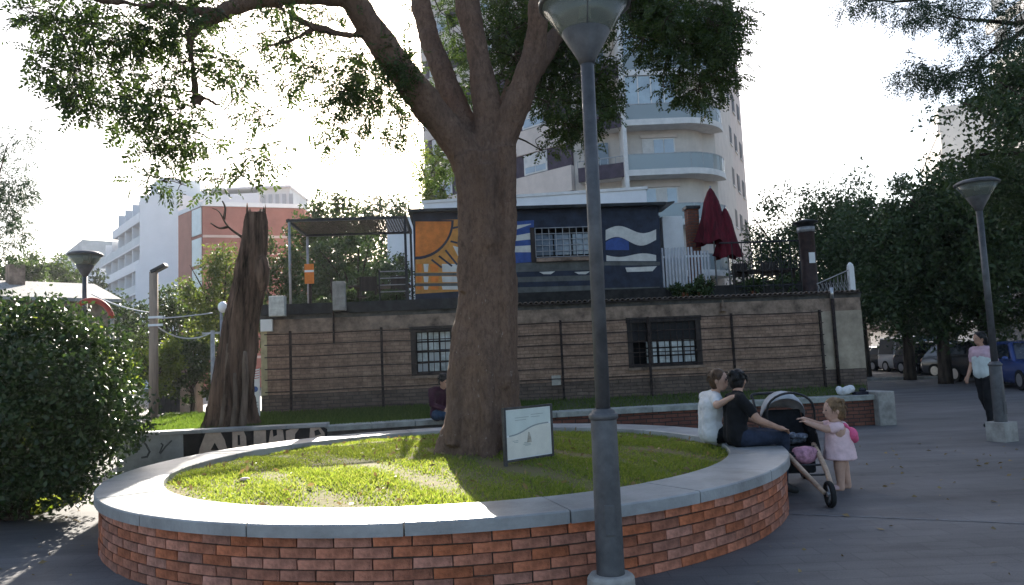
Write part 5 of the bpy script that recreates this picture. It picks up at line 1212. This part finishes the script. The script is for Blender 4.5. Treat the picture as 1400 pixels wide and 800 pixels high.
MB().tube([(0, 0, 0), (0, 0, gz2-.12)], .035, 8).build('pole', m_steel, gl_, True); MB().ell((.04, 0, gz2), (.12, .12, .15), 14).build('globe', M('globe_white', (.85, .85, .85), .3, .03, 3), gl_, True)
ra_ = at(124, 430, 14.5); rs = thing('red_arch_sign', 'red curved sign band peeking over the large bush', 'sign', (ra_.x, ra_.y, 0))
cz = at(118, 440, 14.5).z; P = [(.42*math.cos(t*.16+.1), 0, cz+.42*math.sin(t*.16+.1)) for t in range(14)]; MB().tube(P, .055, 8).build('band', M('red_plastic', (.42, .07, .05), .5, .1, 6), rs, True); MB().tube([(0.42, 0, 0), (.42, 0, cz+.05)], .04, 8).build('post', m_steel, rs); MB().tube([(-.4, 0, 0), (-.4, 0, cz+.12)], .04, 8).build('post', m_steel, rs)

# ================================================================== PEOPLE
m_skin = M('skin', (.46, .26, .18), .6, .08, 8); m_skin2 = M('skin_light', (.52, .32, .24), .6, .08, 8)
def fig(name, label, loc, rz, J, s=1., clothes=(), hair=None, skin=None, voxel=.009, face=(0, 1, 0), child=False):
    t = thing(name, label, 'person', loc, rz); J = {k: Vector(v)*s for k, v in J.items()}; skin = skin or m_skin
    def seg(b, kind, inf=0., f0=0., f1=1.):
        def c(a, ra, d, rd):
            A_, B_ = J[a], J[d]; p0, p1 = A_.lerp(B_, f0), A_.lerp(B_, f1); b.caps(p0, ra*s+(rd-ra)*s*f0+inf, p1, ra*s+(rd-ra)*s*f1+inf)
        if kind == 'torso':
            f = .75 if child else 1
            for sx in (-1, 1):
                o = Vector((sx*.055*s, 0, 0)); b.caps(J['pelvis']+o*1.1, .115*s*f+inf, J['waist']+o*.8, .10*s*f+inf); b.caps(J['waist']+o*.8, .10*s*f+inf, J['chest']+o*1.15, .115*s*f+inf)
            b.caps(J['shL'].lerp(J['shR'], .08), .062*s+inf, J['shR'].lerp(J['shL'], .08), .062*s+inf); b.caps(J['chest'], .12*s*f+inf, J['neck'].lerp(J['chest'], .25), .07*s+inf)
        for sd in 'LR':
            if kind == 'uarm': c('sh'+sd, .054, 'el'+sd, .042)
            if kind == 'farm': c('el'+sd, .042, 'wr'+sd, .029)
            if kind == 'thigh': c('hip'+sd, .092, 'kn'+sd, .062)
            if kind == 'shin': c('kn'+sd, .06, 'an'+sd, .04)
    b = MB()
    for k in ('torso', 'uarm', 'farm', 'thigh', 'shin'): seg(b, k)
    hr = .105*s*(1.08 if child else 1); H = J['head']; fd = Vector(face).normalized(); q_ = fd.to_track_quat('Y', 'Z')
    b.caps(J['neck']-Vector((0, 0, .04*s)), .056*s, H-fd*.01*s, .05*s)
    b.ell(H+Vector((0, 0, .015*s)), (hr*.76, hr*.92, hr*1.1), 20, q_); b.ell(H+q_ @ Vector((0, .03*s, -.06*s)), (.052*s, .058*s, .055*s), 14, q_)
    b.ell(H+q_ @ Vector((0, hr*.95, -.012*s)), (.014*s, .02*s, .022*s), 10, q_); b.ell(H+q_ @ Vector((0, .09*s, -.055*s)), (.024*s, .012*s, .012*s), 8, q_)
    for sx in (-1, 1): b.ell(H+q_ @ Vector((sx*hr*.78, -.005, -.005)), (.012*s, .022*s, .032*s), 8, q_)
    for sd, sx in (('L', -1), ('R', 1)):
        w0 = J['wr'+sd]; d = (J['ha'+sd]-w0).normalized() if 'ha'+sd in J else (w0-J['el'+sd]).normalized()
        up = Vector((0, 0, 1)) if abs(d.z) < .8 else Vector((0, 1, 0)); side = d.cross(up).normalized(); nrm = side.cross(d).normalized(); hs_ = s*(.8 if child else 1)
        b.caps(w0, .028*s, w0+d*.05*hs_, .03*s)
        for sg in (-1, 1): b.caps(w0+d*.02*hs_+side*.016*sg*hs_, .017*hs_, w0+d*.075*hs_+side*.022*sg*hs_, .016*hs_)
        for k in range(4):
            o = side*(k-1.5)*.019*hs_; L = (.066, .078, .074, .056)[k]*hs_; p0 = w0+d*.08*hs_+o; p1 = p0+d*L*.5-nrm*.008*hs_; p2 = p1+d*L*.42-nrm*.022*hs_
            b.caps(p0, .0095*hs_, p1, .009*hs_, 8); b.caps(p1, .009*hs_, p2, .008*hs_, 8)
        p0 = w0+d*.03*hs_+side*.03*hs_*sx; p1 = p0+d*.035*hs_+side*.02*hs_*sx; p2 = p1+d*.03*hs_; b.caps(p0, .012*hs_, p1, .0105*hs_, 8); b.caps(p1, .0105*hs_, p2, .009*hs_, 8)
        b.caps(J['an'+sd], .04*s, J['an'+sd]+Vector((0, 0, -.03*s)), .04*s); b.caps(J['an'+sd]+Vector((0, 0, -.035*s)), .038*s, J['to'+sd], .03*s)
    bo = b.build('body', skin, t, True); rmm(bo, voxel)
    e = MB()
    for sx in (-1, 1):
        MB().ell(H+q_ @ Vector((sx*.03*s, hr*.86, .012*s)), (.011*s, .007*s, .007*s), 8, q_).build('eye', m_black, t, True)
    for (nm, spec, inf, mat) in clothes:
        b = MB()
        for sp in spec:
            if isinstance(sp, str): seg(b, sp, inf)
            elif callable(sp): sp(b, J, s)
            else: seg(b, sp[0], inf, sp[1], sp[2])
        co_ = b.build(nm, mat, t, True); rmm(co_, voxel*1.2)
        tx = bpy.data.textures.get('wrinkle') or bpy.data.textures.new('wrinkle', 'CLOUDS'); tx.noise_scale = .09; dm = co_.modifiers.new('wrinkle', 'DISPLACE'); dm.texture = tx; dm.strength = .022; dm.texture_coords = 'LOCAL'
    if hair: hair(t, H, q_, hr, s)
    return t
def rmm(o, v):
    m_ = o.modifiers.new('remesh', 'REMESH'); m_.mode = 'VOXEL'; m_.voxel_size = v; m_.use_smooth_shade = True
    m_ = o.modifiers.new('smooth', 'SMOOTH'); m_.factor = .5; m_.iterations = 4
def hair_fn(mat, bun=False, long_=0., tail=0):
    def f(t, H, q_, hr, s):
        b = MB(); b.ell(H+q_ @ Vector((0, -.018*s, .035*s)), (hr*.86, hr*.98, hr*1.06), 20, q_); b.ell(H+q_ @ Vector((0, -.05*s, -.01*s)), (hr*.8, hr*.7, hr*.95), 16, q_)
        for k in range(22):
            a_ = random.uniform(0, 6.28); b.ell(H+q_ @ Vector((hr*.6*math.cos(a_), -.02*s+hr*.6*math.sin(a_)-.02*s, .05*s+random.uniform(-.05, .07)*s)), (.032*s, .035*s, .03*s), 8)
        if bun: b.ell(H+q_ @ Vector((0, -hr*1.1, .05*s)), (.05*s, .045*s, .05*s), 10)
        if long_:
            for k in range(7): b.caps(H+q_ @ Vector(((k-3)*.026*s, -.07*s, .0)), .035*s, H+q_ @ Vector(((k-3)*.028*s, -.085*s, -long_*s-random.uniform(0, .03))), .018*s)
        st = MB()
        for k in range(70):
            a_ = random.uniform(0, 6.28); e = random.uniform(.1, 1.2); d0 = q_ @ Vector((math.cos(a_)*math.cos(e), math.sin(a_)*math.cos(e)-.25, math.sin(e))); p0 = H+Vector((0, 0, .03*s))+d0*hr*.95
            if (q_.inverted() @ d0).y > .45 and (q_.inverted() @ d0).z < .5: continue
            p1 = p0+d0*.012*s+Vector((random.gauss(0, .012), random.gauss(0, .012), -.03*s)); p2 = p1+Vector((random.gauss(0, .012), random.gauss(0, .012), -.045*s)); st.tube([p0, p1, p2], [.004, .0035, .0015], 4)
        st.build('loose_hair', mat, t, True, 'stuff')
        o = b.build('hair', mat, t, True); rmm(o, .008)
    return f
m_hairb = M('hair_black', (.012, .010, .010), .55, .3, 20); m_hairbr = M('hair_brown', (.10, .055, .03), .55, .3, 20); m_hairf = M('hair_fair', (.20, .12, .06), .6, .25, 20)
m_shirtw = M('shirt_white', (.70, .70, .71), .85, .06, 9, .5, 16); m_shirtb = M('shirt_black', (.010, .010, .012), .9, .3, 6, .5, 14); m_jean = M('jeans', (.022, .03, .055), .9, .3, 8, .4, 16); m_blackp = M('trousers_black', (.012, .012, .014), .85, .3, 8)
m_shoe = M('shoe_dark', (.03, .03, .03), .7, .2, 9)
SIT = dict(pelvis=(0, 0, .11), waist=(0, -.01, .25), chest=(0, .02, .43), neck=(0, .045, .575), head=(0, .075, .72), shL=(-.175, .02, .52), shR=(.175, .02, .52), hipL=(-.09, .04, .10), hipR=(.09, .04, .10), knL=(-.10, .47, .09), knR=(.11, .48, .09),
           anL=(-.10, .45, -.40), anR=(.11, .44, -.40), toL=(-.11, .58, -.485), toR=(.12, .57, -.485))
def shoe_l(b, J, s, sd='L'): b.caps(J['an'+sd]+Vector((0, 0, -.045*s)), .048*s, J['to'+sd], .038*s)
def shoe_r(b, J, s): shoe_l(b, J, s, 'R')
pb_ = gat(1008, 610, ZT)
Jb = dict(SIT); Jb.update(elR=(.27, .16, .30), wrR=(.20, .40, .20), haR=(.17, .5, .17), elL=(-.22, .18, .30), wrL=(-.14, .38, .20), head=(-.09, .09, .71))
fig('seated_person', 'seated person in black T-shirt and dark jeans with dark hair, hand on knee', (pb_.x, pb_.y, ZT), R(-88), Jb, 1.0, [('black_shirt', ['torso', ('uarm', 0, .62)], .013, m_shirtb), ('jeans', ['thigh', 'shin', lambda b, J, s: b.caps(J['hipL'], .11, J['hipR'], .11)], .013, m_jean), ('shoe', [shoe_l], 0, m_shoe), ('shoe', [shoe_r], 0, m_shoe)], hair_fn(m_hairb), m_skin, .009, (-.75, .65, 0))
Jw = dict(SIT); Jw.update(elR=(.36, -.06, .45), wrR=(.53, .05, .545), haR=(.60, .12, .55), elL=(-.22, .16, .28), wrL=(-.10, .36, .20), head=(.12, .09, .715), neck=(.04, .05, .575))
fig('seated_person', 'seated person in white T-shirt with arm round the person in black', (pb_.x-.17, pb_.y+.42, ZT), R(-82), Jw, 1.0, [('white_shirt', ['torso', ('uarm', 0, .6)], .014, m_shirtw), ('trousers', ['thigh', 'shin', lambda b, J, s: b.caps(J['hipL'], .11, J['hipR'], .11)], .013, m_blackp), ('shoe', [shoe_l], 0, m_shoe), ('shoe', [shoe_r], 0, m_shoe)], hair_fn(m_hairbr), m_skin2, .009, (.7, .7, 0))
# person in maroon on the far ledge
pm = at(601, 575, 13.25); Jm = dict(SIT); Jm.update(elR=(.24, .12, .28), wrR=(.12, .34, .2), elL=(-.24, .12, .28), wrL=(-.12, .34, .2), neck=(0, .09, .56), head=(0, .17, .68))
fig('seated_person', 'seated person in dark maroon top and jeans on the ledge behind the trunk', (pm.x, pm.y+.1, .59), R(-140), Jm, 1., [('maroon_top', ['torso', 'uarm', ('farm', 0, .9)], .016, M('maroon_cloth', (.045, .012, .025), .9, .25, 7)), ('jeans', ['thigh', 'shin', lambda b, J, s: b.caps(J['hipL'], .11, J['hipR'], .11)], .013, M('jeans_blue', (.03, .06, .11), .9, .25, 8)), ('shoe', [shoe_l], 0, m_shoe), ('shoe', [shoe_r], 0, m_shoe)], hair_fn(m_hairb), m_skin, .013, (0, .9, -.3))
# walking woman
pw = gat(1353, 582); STD = dict(pelvis=(0, 0, .95), waist=(0, .0, 1.08), chest=(0, .01, 1.27), neck=(0, .02, 1.42), head=(0, .05, 1.56), shL=(-.165, .01, 1.36), shR=(.165, .01, 1.36), elL=(-.21, -.06, 1.1), elR=(.21, .02, 1.1), wrL=(-.2, .04, .87), wrR=(.2, .16, .9), hipL=(-.085, 0, .9), hipR=(.085, 0, .9),
    knL=(-.085, .10, .50), knR=(.085, -.02, .49), anL=(-.08, .08, .085), anR=(.08, -.22, .12), toL=(-.08, .22, .03), toR=(.08, -.08, .03))
fig('walking_person', 'walking person in pink and mint top and black trousers, dark tied hair', (pw.x, pw.y, 0), R(112), STD, 1.03, [('pink_top', [('torso', 0, 1), ('uarm', 0, .7)], .014, M('pink_cloth', (.58, .40, .46), .85, .1, 6)), ('mint_shirt', [lambda b, J, s: [b.caps(J['pelvis']+Vector((x, 0, 0)), .145, J['chest']+Vector((x, 0, -.06)), .14) for x in (-.05, .05)]], 0, M('mint_cloth', (.60, .66, .65), .85, .08, 6)), ('trousers', ['thigh', 'shin', lambda b, J, s: b.caps(J['hipL'], .11, J['hipR'], .11)], .012, m_blackp), ('shoe', [shoe_l], 0, m_shoe), ('shoe', [shoe_r], 0, m_shoe)], hair_fn(m_hairb, True, .08), m_skin, .012, (.2, 1, -.05))
# toddler
pt = gat(1152, 669); TD = dict(pelvis=(0, 0, .46), waist=(0, 0, .55), chest=(0, .01, .66), neck=(0, .02, .745), head=(0, .035, .87), shL=(-.105, .01, .70), shR=(.105, .01, .70), elL=(-.13, .16, .68), elR=(.12, .16, .70), wrL=(-.10, .31, .74), wrR=(.06, .31, .77), haL=(-.08, .4, .78), haR=(.04, .4, .80), hipL=(-.055, 0, .43), hipR=(.055, 0, .43),
    knL=(-.06, .03, .24), knR=(.065, -.05, .24), anL=(-.06, .03, .055), anR=(.075, -.08, .055), toL=(-.06, .11, .025), toR=(.075, 0, .025))
def dress(b, J, s): 
    b.lathe([(.085, .75), (.12, .70), (.135, .6), (.16, .45), (.185, .34), (.17, .335)], 22)
    for sd in 'LR': b.caps(J['sh'+sd], .058, J['sh'+sd].lerp(J['el'+sd], .55), .058)
td = fig('toddler', 'toddler in pale pink dress reaching into the pushchair', (pt.x, pt.y, 0), R(82), TD, 1., [('pink_dress', [dress], 0, M('pale_pink_cloth', (.74, .52, .53), .85, .08, 8, .5, 14)), *[('sandal', [lambda b, J, s, d=d: b.caps(J['an'+d]+Vector((0, 0, -.03)), .034, J['to'+d], .03)], 0, M('sandal_pink', (.6, .4, .4), .8, .1, 9)) for d in 'LR']], hair_fn(m_hairf, False, .07), m_skin2, .009, (-.25, 1, 0), True)
b = MB(); b.ell((.02, -.14, .60), (.15, .07, .085), 16); b.ell((.03, -.17, .56), (.11, .05, .06), 12); b.caps((-.1, -.05, .72), .025, (.0, -.14, .62), .035); b.caps((.11, -.03, .72), .025, (.06, -.14, .62), .035)
o = b.build('hood', M('bright_pink', (.72, .12, .25), .8, .1, 6, .5, 16), td, True); rmm(o, .009)

# ================================================================== PUSHCHAIR
ps = gat(1100, 640); pfw = gat(1136, 694)
PSW = Vector((3.17, 8.80)); dirv = (Vector((pfw.x, pfw.y))-PSW); prz = math.atan2(dirv.y, dirv.x)-math.pi/2; LF = dirv.length
pc = thing('pushchair', 'black three wheeled pushchair with pale hood and tan front struts', 'pushchair', (PSW.x, PSW.y, 0), prz)
m_fab = M('pram_fabric', (.014, .015, .018), .85, .3, 8, .4, 30); m_tan = M('tan_strut', (.50, .36, .26), .6, .2, 12)
def wheel(c, r_, w_, ax=True):
    t = MB(); n = 24; pr = [(r_-.03, -w_/2), (r_-.008, -w_/2), (r_, -w_/4), (r_, w_/4), (r_-.008, w_/2), (r_-.03, w_/2)]; vv = []; ff = []
    for k in range(n):
        a_ = 2*math.pi*k/n
        for (rr, x) in pr: vv.append((c[0]+x, c[1]+rr*math.cos(a_), c[2]+rr*math.sin(a_)))
    m_ = len(pr)
    for k in range(n):
        for j in range(m_): ff.append((k*m_+j, ((k+1) % n)*m_+j, ((k+1) % n)*m_+(j+1) % m_, k*m_+(j+1) % m_))
    wo_ = t.raw(vv, ff).build('wheel', m_tyre, pc, True); h = MB()
    for k in range(6): a_ = k*math.pi/3; h.tube([(c[0], c[1], c[2]), (c[0], c[1]+(r_-.02)*math.cos(a_), c[2]+(r_-.02)*math.sin(a_))], .008, 5)
    h.tube([(c[0]-w_*.6, c[1], c[2]), (c[0]+w_*.6, c[1], c[2])], .025, 10); h.build('spokes', m_steel, wo_)
wheel((-.27, -.42, .15), .15, .045); wheel((.27, -.42, .15), .15, .045); wheel((0, LF, .13), .13, .05)
for sx in (-1, 1):
    MB().tube(spline([(sx*.25, -.55, .98), (sx*.25, -.25, .62), (sx*.24, .05, .50), (sx*.19, .35, .44)], 4), .016, 8).build('frame_tube', m_black, pc, True)
    MB().tube([(sx*.25, -.18, .58), (sx*.26, -.42, .15)], .015, 8).build('frame_tube', m_black, pc, True)
    P = spline([(sx*.19, .28, .50), (sx*.13, LF*.62, .32), (sx*.045, LF-.02, .14)], 4); b = MB()
    for i in range(len(P)-1): b.obox(P[i].lerp(P[i+1], .5), .035, (P[i+1]-P[i]).length*1.1, .05, math.atan2(-(P[i+1].x-P[i].x), P[i+1].y-P[i].y))
    b = MB(); b.tube(P, [.028, .03, .03, .03, .03, .028, .026, .024, .022], 8); b.build('front_strut', m_tan, pc, True)
for t in (.25, .45, .65): y = .28+(LF-.28)*t; MB().tube([(-.17*(1-t*.7), y, .5-.36*t), (.17*(1-t*.7), y, .5-.36*t)], .012, 6).build('rung', m_black, pc)
MB().tube(spline([(-.25, -.55, .98), (-.24, -.60, 1.03), (0, -.62, 1.04), (.24, -.60, 1.03), (.25, -.55, .98)], 4), .018, 8).build('handle', m_black, pc, True)
b = MB(); prf = [(.42, .44), (.38, .50), (.12, .44), (-.05, .5), (-.22, .86), (-.26, .86), (-.12, .42), (.12, .36)]
n = len(prf); b.raw([(-.22, y, z) for y, z in prf]+[(.22, y, z) for y, z in prf], [tuple(range(n)), tuple(reversed(range(n, 2*n)))]+[(i, (i+1) % n, (i+1) % n+n, i+n) for i in range(n)]); b.build('seat', m_fab, pc, bevel=.015)
for sx in (-1, 1): b = MB(); b.raw([(sx*.225, .38, .44), (sx*.225, .3, .62), (sx*.225, -.2, .82), (sx*.225, -.2, .42), (sx*.235, .38, .44), (sx*.235, .3, .62), (sx*.235, -.2, .82), (sx*.235, -.2, .42)], [(0, 1, 2, 3), (7, 6, 5, 4), (0, 4, 5, 1), (1, 5, 6, 2), (2, 6, 7, 3), (3, 7, 4, 0)]); b.build('side_panel', m_fab, pc)
b = MB(); vv = []; ff = []; na, nb_ = 9, 12     # hood: part of an ellipsoid shell
for i in range(na):
    th = R(20+i*14)
    for j in range(nb_+1): ph = math.pi*j/nb_; vv.append((.25*math.cos(ph), -.18-.30*math.cos(th)*math.sin(ph)*.9, .78+.30*math.sin(th)*math.sin(ph)))
for i in range(na-1):
    for j in range(nb_): ff.append((i*(nb_+1)+j, i*(nb_+1)+j+1, (i+1)*(nb_+1)+j+1, (i+1)*(nb_+1)+j))
ho = b.raw(vv, ff).build('hood', M('hood_grey', (.42, .43, .45), .8, .15, 7), pc, True, fix=False); sd_ = ho.modifiers.new('s', 'SOLIDIFY'); sd_.thickness = .008
MB().tube(spline([(-.255, .12, .55), (-.25, .16, .95), (0, .18, 1.08), (.25, .16, .95), (.255, .12, .55)], 5), .014, 8).build('hood_hoop', m_black, pc, True)
b = MB()
for k in range(16): b.ell((random.uniform(-.17, .17), random.uniform(-.12, .25), random.uniform(.5, .6)), (random.uniform(.04, .09), random.uniform(.05, .1), random.uniform(.025, .05)), 10)
rmm(b.build('blanket', M('blanket_blue', (.30, .34, .42), .9, .45, 9, .6, 14), pc, True), .012)
b = MB(); b.box(-.2, .2, -.3, .3, .18, .36); b.build('basket', m_fab, pc, bevel=.03)
b = MB(); b.ell((0, 0, 0), (.13, .09, .10), 16); b.ell((.06, .02, .02), (.09, .08, .07), 12); b.ell((-.07, .02, .03), (.07, .07, .06), 12); o = b.build('pink_bundle', M('pink_flower_cloth', (.52, .26, .34), .85, .3, 12, .4, 16), None, True); rmm(o, .01)
p = at(1101, 622, 8.3); o.location = p; tag(o, 'pink patterned bundle resting on the pushchair footrest', 'bundle')
MB().box(-.16, .16, .40, .52, .42, .45).build('footrest', m_fab, pc)

# ================================================================== PARKED CARS
def car(label, loc, rz, paint, L=4.1, W=1.72, H=1.48, van=False, suv=False):
    t = thing('parked_car', label, 'car', loc, rz, 'cars parked along the street'); hw = W/2; g0_ = .2; bh = .92 if not suv else 1.02
    # body: loft of cross-sections along y (front = +y)
    def loft(secs, nm, mat, par=t, smooth=True):
        b = MB(); n = len(secs[0][1]); vv = []; ff = []
        for (y, pr) in secs:
            for (x, z) in pr: vv.append((x, y, z))
        for i in range(len(secs)-1):
            for j in range(n): ff.append((i*n+j, i*n+(j+1) % n, (i+1)*n+(j+1) % n, (i+1)*n+j))
        ff += [tuple(range(n)), tuple((len(secs)-1)*n+j for j in range(n))]
        return b.raw(vv, ff).build(nm, mat, par, smooth, bevel=.03)
    def sec(w_, z0, z1): return [(-w_*.92, z0), (-w_, z0+.14), (-w_, z1-.22), (-w_*.93, z1-.03), (-w_*.8, z1), (w_*.8, z1), (w_*.93, z1-.03), (w_, z1-.22), (w_, z0+.14), (w_*.92, z0)]
    loft([(-L/2, sec(hw*.86, g0_+.12, bh-.06)), (-L/2+.12, sec(hw*.95, g0_, bh)), (-L*.2, sec(hw, g0_, bh+.02)), (L*.15, sec(hw, g0_, bh+.0)), (L*.38, sec(hw*.97, g0_, bh-.1)), (L/2-.1, sec(hw*.9, g0_, bh-.2)), (L/2, sec(hw*.8, g0_+.1, bh-.32))], 'body', paint)
    f0, f1 = (L*.2, L*.06); r0_, r1_ = (-L*.47, -L*.36)
    if van: f0, f1, r0_, r1_ = L*.3, L*.2, -L*.49, -L*.47
    def csec(w_, z): return [(-w_, z), (w_, z)]
    b = MB(); zt_ = H; b.raw([(-hw*.92, f0, bh-.05), (hw*.92, f0, bh-.05), (hw*.92, r0_, bh-.03), (-hw*.92, r0_, bh-.03), (-hw*.74, f1, zt_-.04), (hw*.74, f1, zt_-.04), (hw*.74, r1_, zt_-.05), (-hw*.74, r1_, zt_-.05), (-hw*.7, (f1+r1_)/2, zt_), (hw*.7, (f1+r1_)/2, zt_)],
        [(0, 1, 5, 4), (2, 3, 7, 6), (1, 2, 6, 9, 5), (3, 0, 4, 8, 7), (4, 5, 9, 8), (8, 9, 6, 7)]); b.build('cabin', paint, t, bevel=.05)
    def win(nm, q_, off):
        c_ = sum((Vector(v) for v in q_), Vector())/4; vv = [c_+(Vector(v)-c_)*.86+Vector(off) for v in q_]; MB().raw([v[:] for v in vv], [(0, 1, 2, 3)]).build(nm, M('car_glass', (.03, .035, .045), .06, .2, 2, spec=.9), t, fix=False)
    win('windscreen', [(-hw*.92, f0, bh-.05), (hw*.92, f0, bh-.05), (hw*.74, f1, zt_-.04), (-hw*.74, f1, zt_-.04)], (0, .03, .02)); win('rear_window', [(hw*.92, r0_, bh), (-hw*.92, r0_, bh), (-hw*.74, r1_, zt_-.05), (hw*.74, r1_, zt_-.05)], (0, -.03, .02))
    for sx in (-1, 1):
        ym = (f1+r1_)/2; win('side_window', [(sx*hw*.92, f0-.1, bh), (sx*hw*.92, ym, bh), (sx*hw*.74, ym, zt_-.06), (sx*hw*.74, f1, zt_-.06)], (sx*.02, 0, 0)); win('side_window', [(sx*hw*.92, ym, bh), (sx*hw*.92, r0_, bh), (sx*hw*.74, r1_, zt_-.06), (sx*hw*.74, ym, zt_-.06)], (sx*.02, 0, 0))
        b = MB(); b.ell((sx*hw*.68, L/2-.1, bh-.36), (.2, .1, .09), 10); b.build('headlight', M('headlight', (.7, .72, .75), .15, .05, 5, spec=.9), t, True)
        b = MB(); b.ell((sx*hw*.75, -L/2+.05, bh-.18), (.12, .08, .14), 10); b.build('tail_light', M('tail_light', (.35, .02, .02), .2, .1, 5), t, True)
        b = MB(); b.ell((sx*(hw+.08), f0-.15, bh+.05), (.1, .07, .07), 8); b.build('mirror', paint, t, True)
        for y in (-L*.31, L*.32):
            b = MB(); n = 20
            def ring(x, r_): return [(x, y+r_*math.cos(2*math.pi*k/n), .31+r_*math.sin(2*math.pi*k/n)) for k in range(n)]
            vv = ring(sx*(hw-.2), .31)+ring(sx*(hw+.005), .31)+ring(sx*(hw+.005), .2); ff = [(k, (k+1) % n, n+(k+1) % n, n+k) for k in range(n)]+[(n+k, n+(k+1) % n, 2*n+(k+1) % n, 2*n+k) for k in range(n)]
            wh = b.raw(vv, ff).build('wheel', m_tyre, t, fix=False); b = MB(); b.raw(ring(sx*(hw+.008), .2), [tuple(range(n))]); b.build('rim', m_chrome, wh, fix=False)
    MB().box(-.26, .26, L/2-.02, L/2+.02, .42, .53).build('number_plate', m_white, t); MB().box(-hw*.5, hw*.5, L/2-.06, L/2-.005, .56, .66).build('grille', m_black, t); MB().box(-.26, .26, -L/2-.02, -L/2+.02, .6, .71).build('number_plate', m_white, t)
    return t
def paint(n, c=(0, 0, 0)): return M(n, c, .25, .05, 2, spec=.6, metal=.3)
def cpos(x, y): p = gat(x, y); return (p.x, p.y, .008)
ang = math.atan2(rdir.y, rdir.x)
car('silver hatchback parked furthest down the street by the tree trunk', cpos(1213, 506), R(200), paint('paint_silver', (.42, .43, .46)))
car('white van with dark windscreen parked between street tree trunks', cpos(1254, 508), R(185), paint('paint_white', (.62, .63, .66)), 4.6, 1.85, 1.95, True)
car('black car parked beside the white van', cpos(1298, 512), R(190), paint('paint_black', (.018, .018, .022)), suv=True, H=1.6)
car('grey car parked between the black car and the walking woman', cpos(1335, 516), R(200), paint('paint_grey', (.12, .12, .13)))
car('bright blue car parked by the lone street lamp', cpos(1412, 530), R(168), paint('paint_blue', (.045, .075, .22)), 4.0, 1.75, 1.5)
car('dark grey car parked behind the tree trunk next to the silver hatchback', cpos(1232, 507), R(192), paint('paint_darkgrey', (.05, .05, .055)))
car('dark blue car parked between the white van and the black car', cpos(1276, 510), R(188), paint('paint_navy', (.02, .025, .05)))
car('black estate car parked between the grey car and the bright blue car', cpos(1368, 522), R(185), paint('paint_black'), suv=True, H=1.55)
car('pale silver car far along the street beyond the corner', cpos(1188, 502), R(195), paint('paint_pale', (.5, .5, .53)))

# fallen leaves scattered on the paving
n = 900; ex = rng.uniform(-9, 11, n); ey = rng.uniform(3, 14, n); k = (np.hypot(ex-PC.x, ey-PC.y) > RO+.03) & (ey < 12.4+0*ex); ex, ey = ex[k], ey[k]; n = len(ex)
C = np.stack([ex, ey, np.full(n, .008)], 1); ax = rng.normal(size=(n, 3)); ax[:, 2] = np.abs(ax[:, 2])*.12
V = leaf_quads(C, .06, .035, 0, ax); V[..., 2] = np.clip(V[..., 2], .005, .03)
o = fast_mesh('fallen_leaves', V, 4, leafmat('fallen_leaf', (.16, .11, .05), (.30, .22, .10), .2), None, 'stuff'); tag(o, 'small dry leaves scattered on the grey paving', 'leaves')
n = 500; r_ = RI*np.sqrt(rng.uniform(0, 1, n)); a = rng.uniform(0, 6.28, n); x = r_*np.cos(a); y = r_*np.sin(a); C = np.stack([x, y, szf(x, y)+.035], 1)
fast_mesh('fallen_leaves', leaf_quads(C, .06, .03, 0), 4, MATS['fallen_leaf'], planter, 'stuff')

# ================================================================== AIR
hm = bpy.data.materials.new('haze'); hm.use_nodes = True; hn = hm.node_tree.nodes; hn.remove(hn['Principled BSDF'])
pv = hn.new('ShaderNodeVolumePrincipled'); pv.inputs['Color'].default_value = (.93, .95, 1, 1); pv.inputs['Density'].default_value = .0003; pv.inputs['Anisotropy'].default_value = .3
hm.node_tree.links.new(pv.outputs[0], hn['Material Output'].inputs['Volume'])
hz = MB().box(-330, 330, -60, 320, -1, 55).build('haze', hm, kind='stuff'); tag(hz, 'thin sunlit haze over the street and far buildings', 'haze')
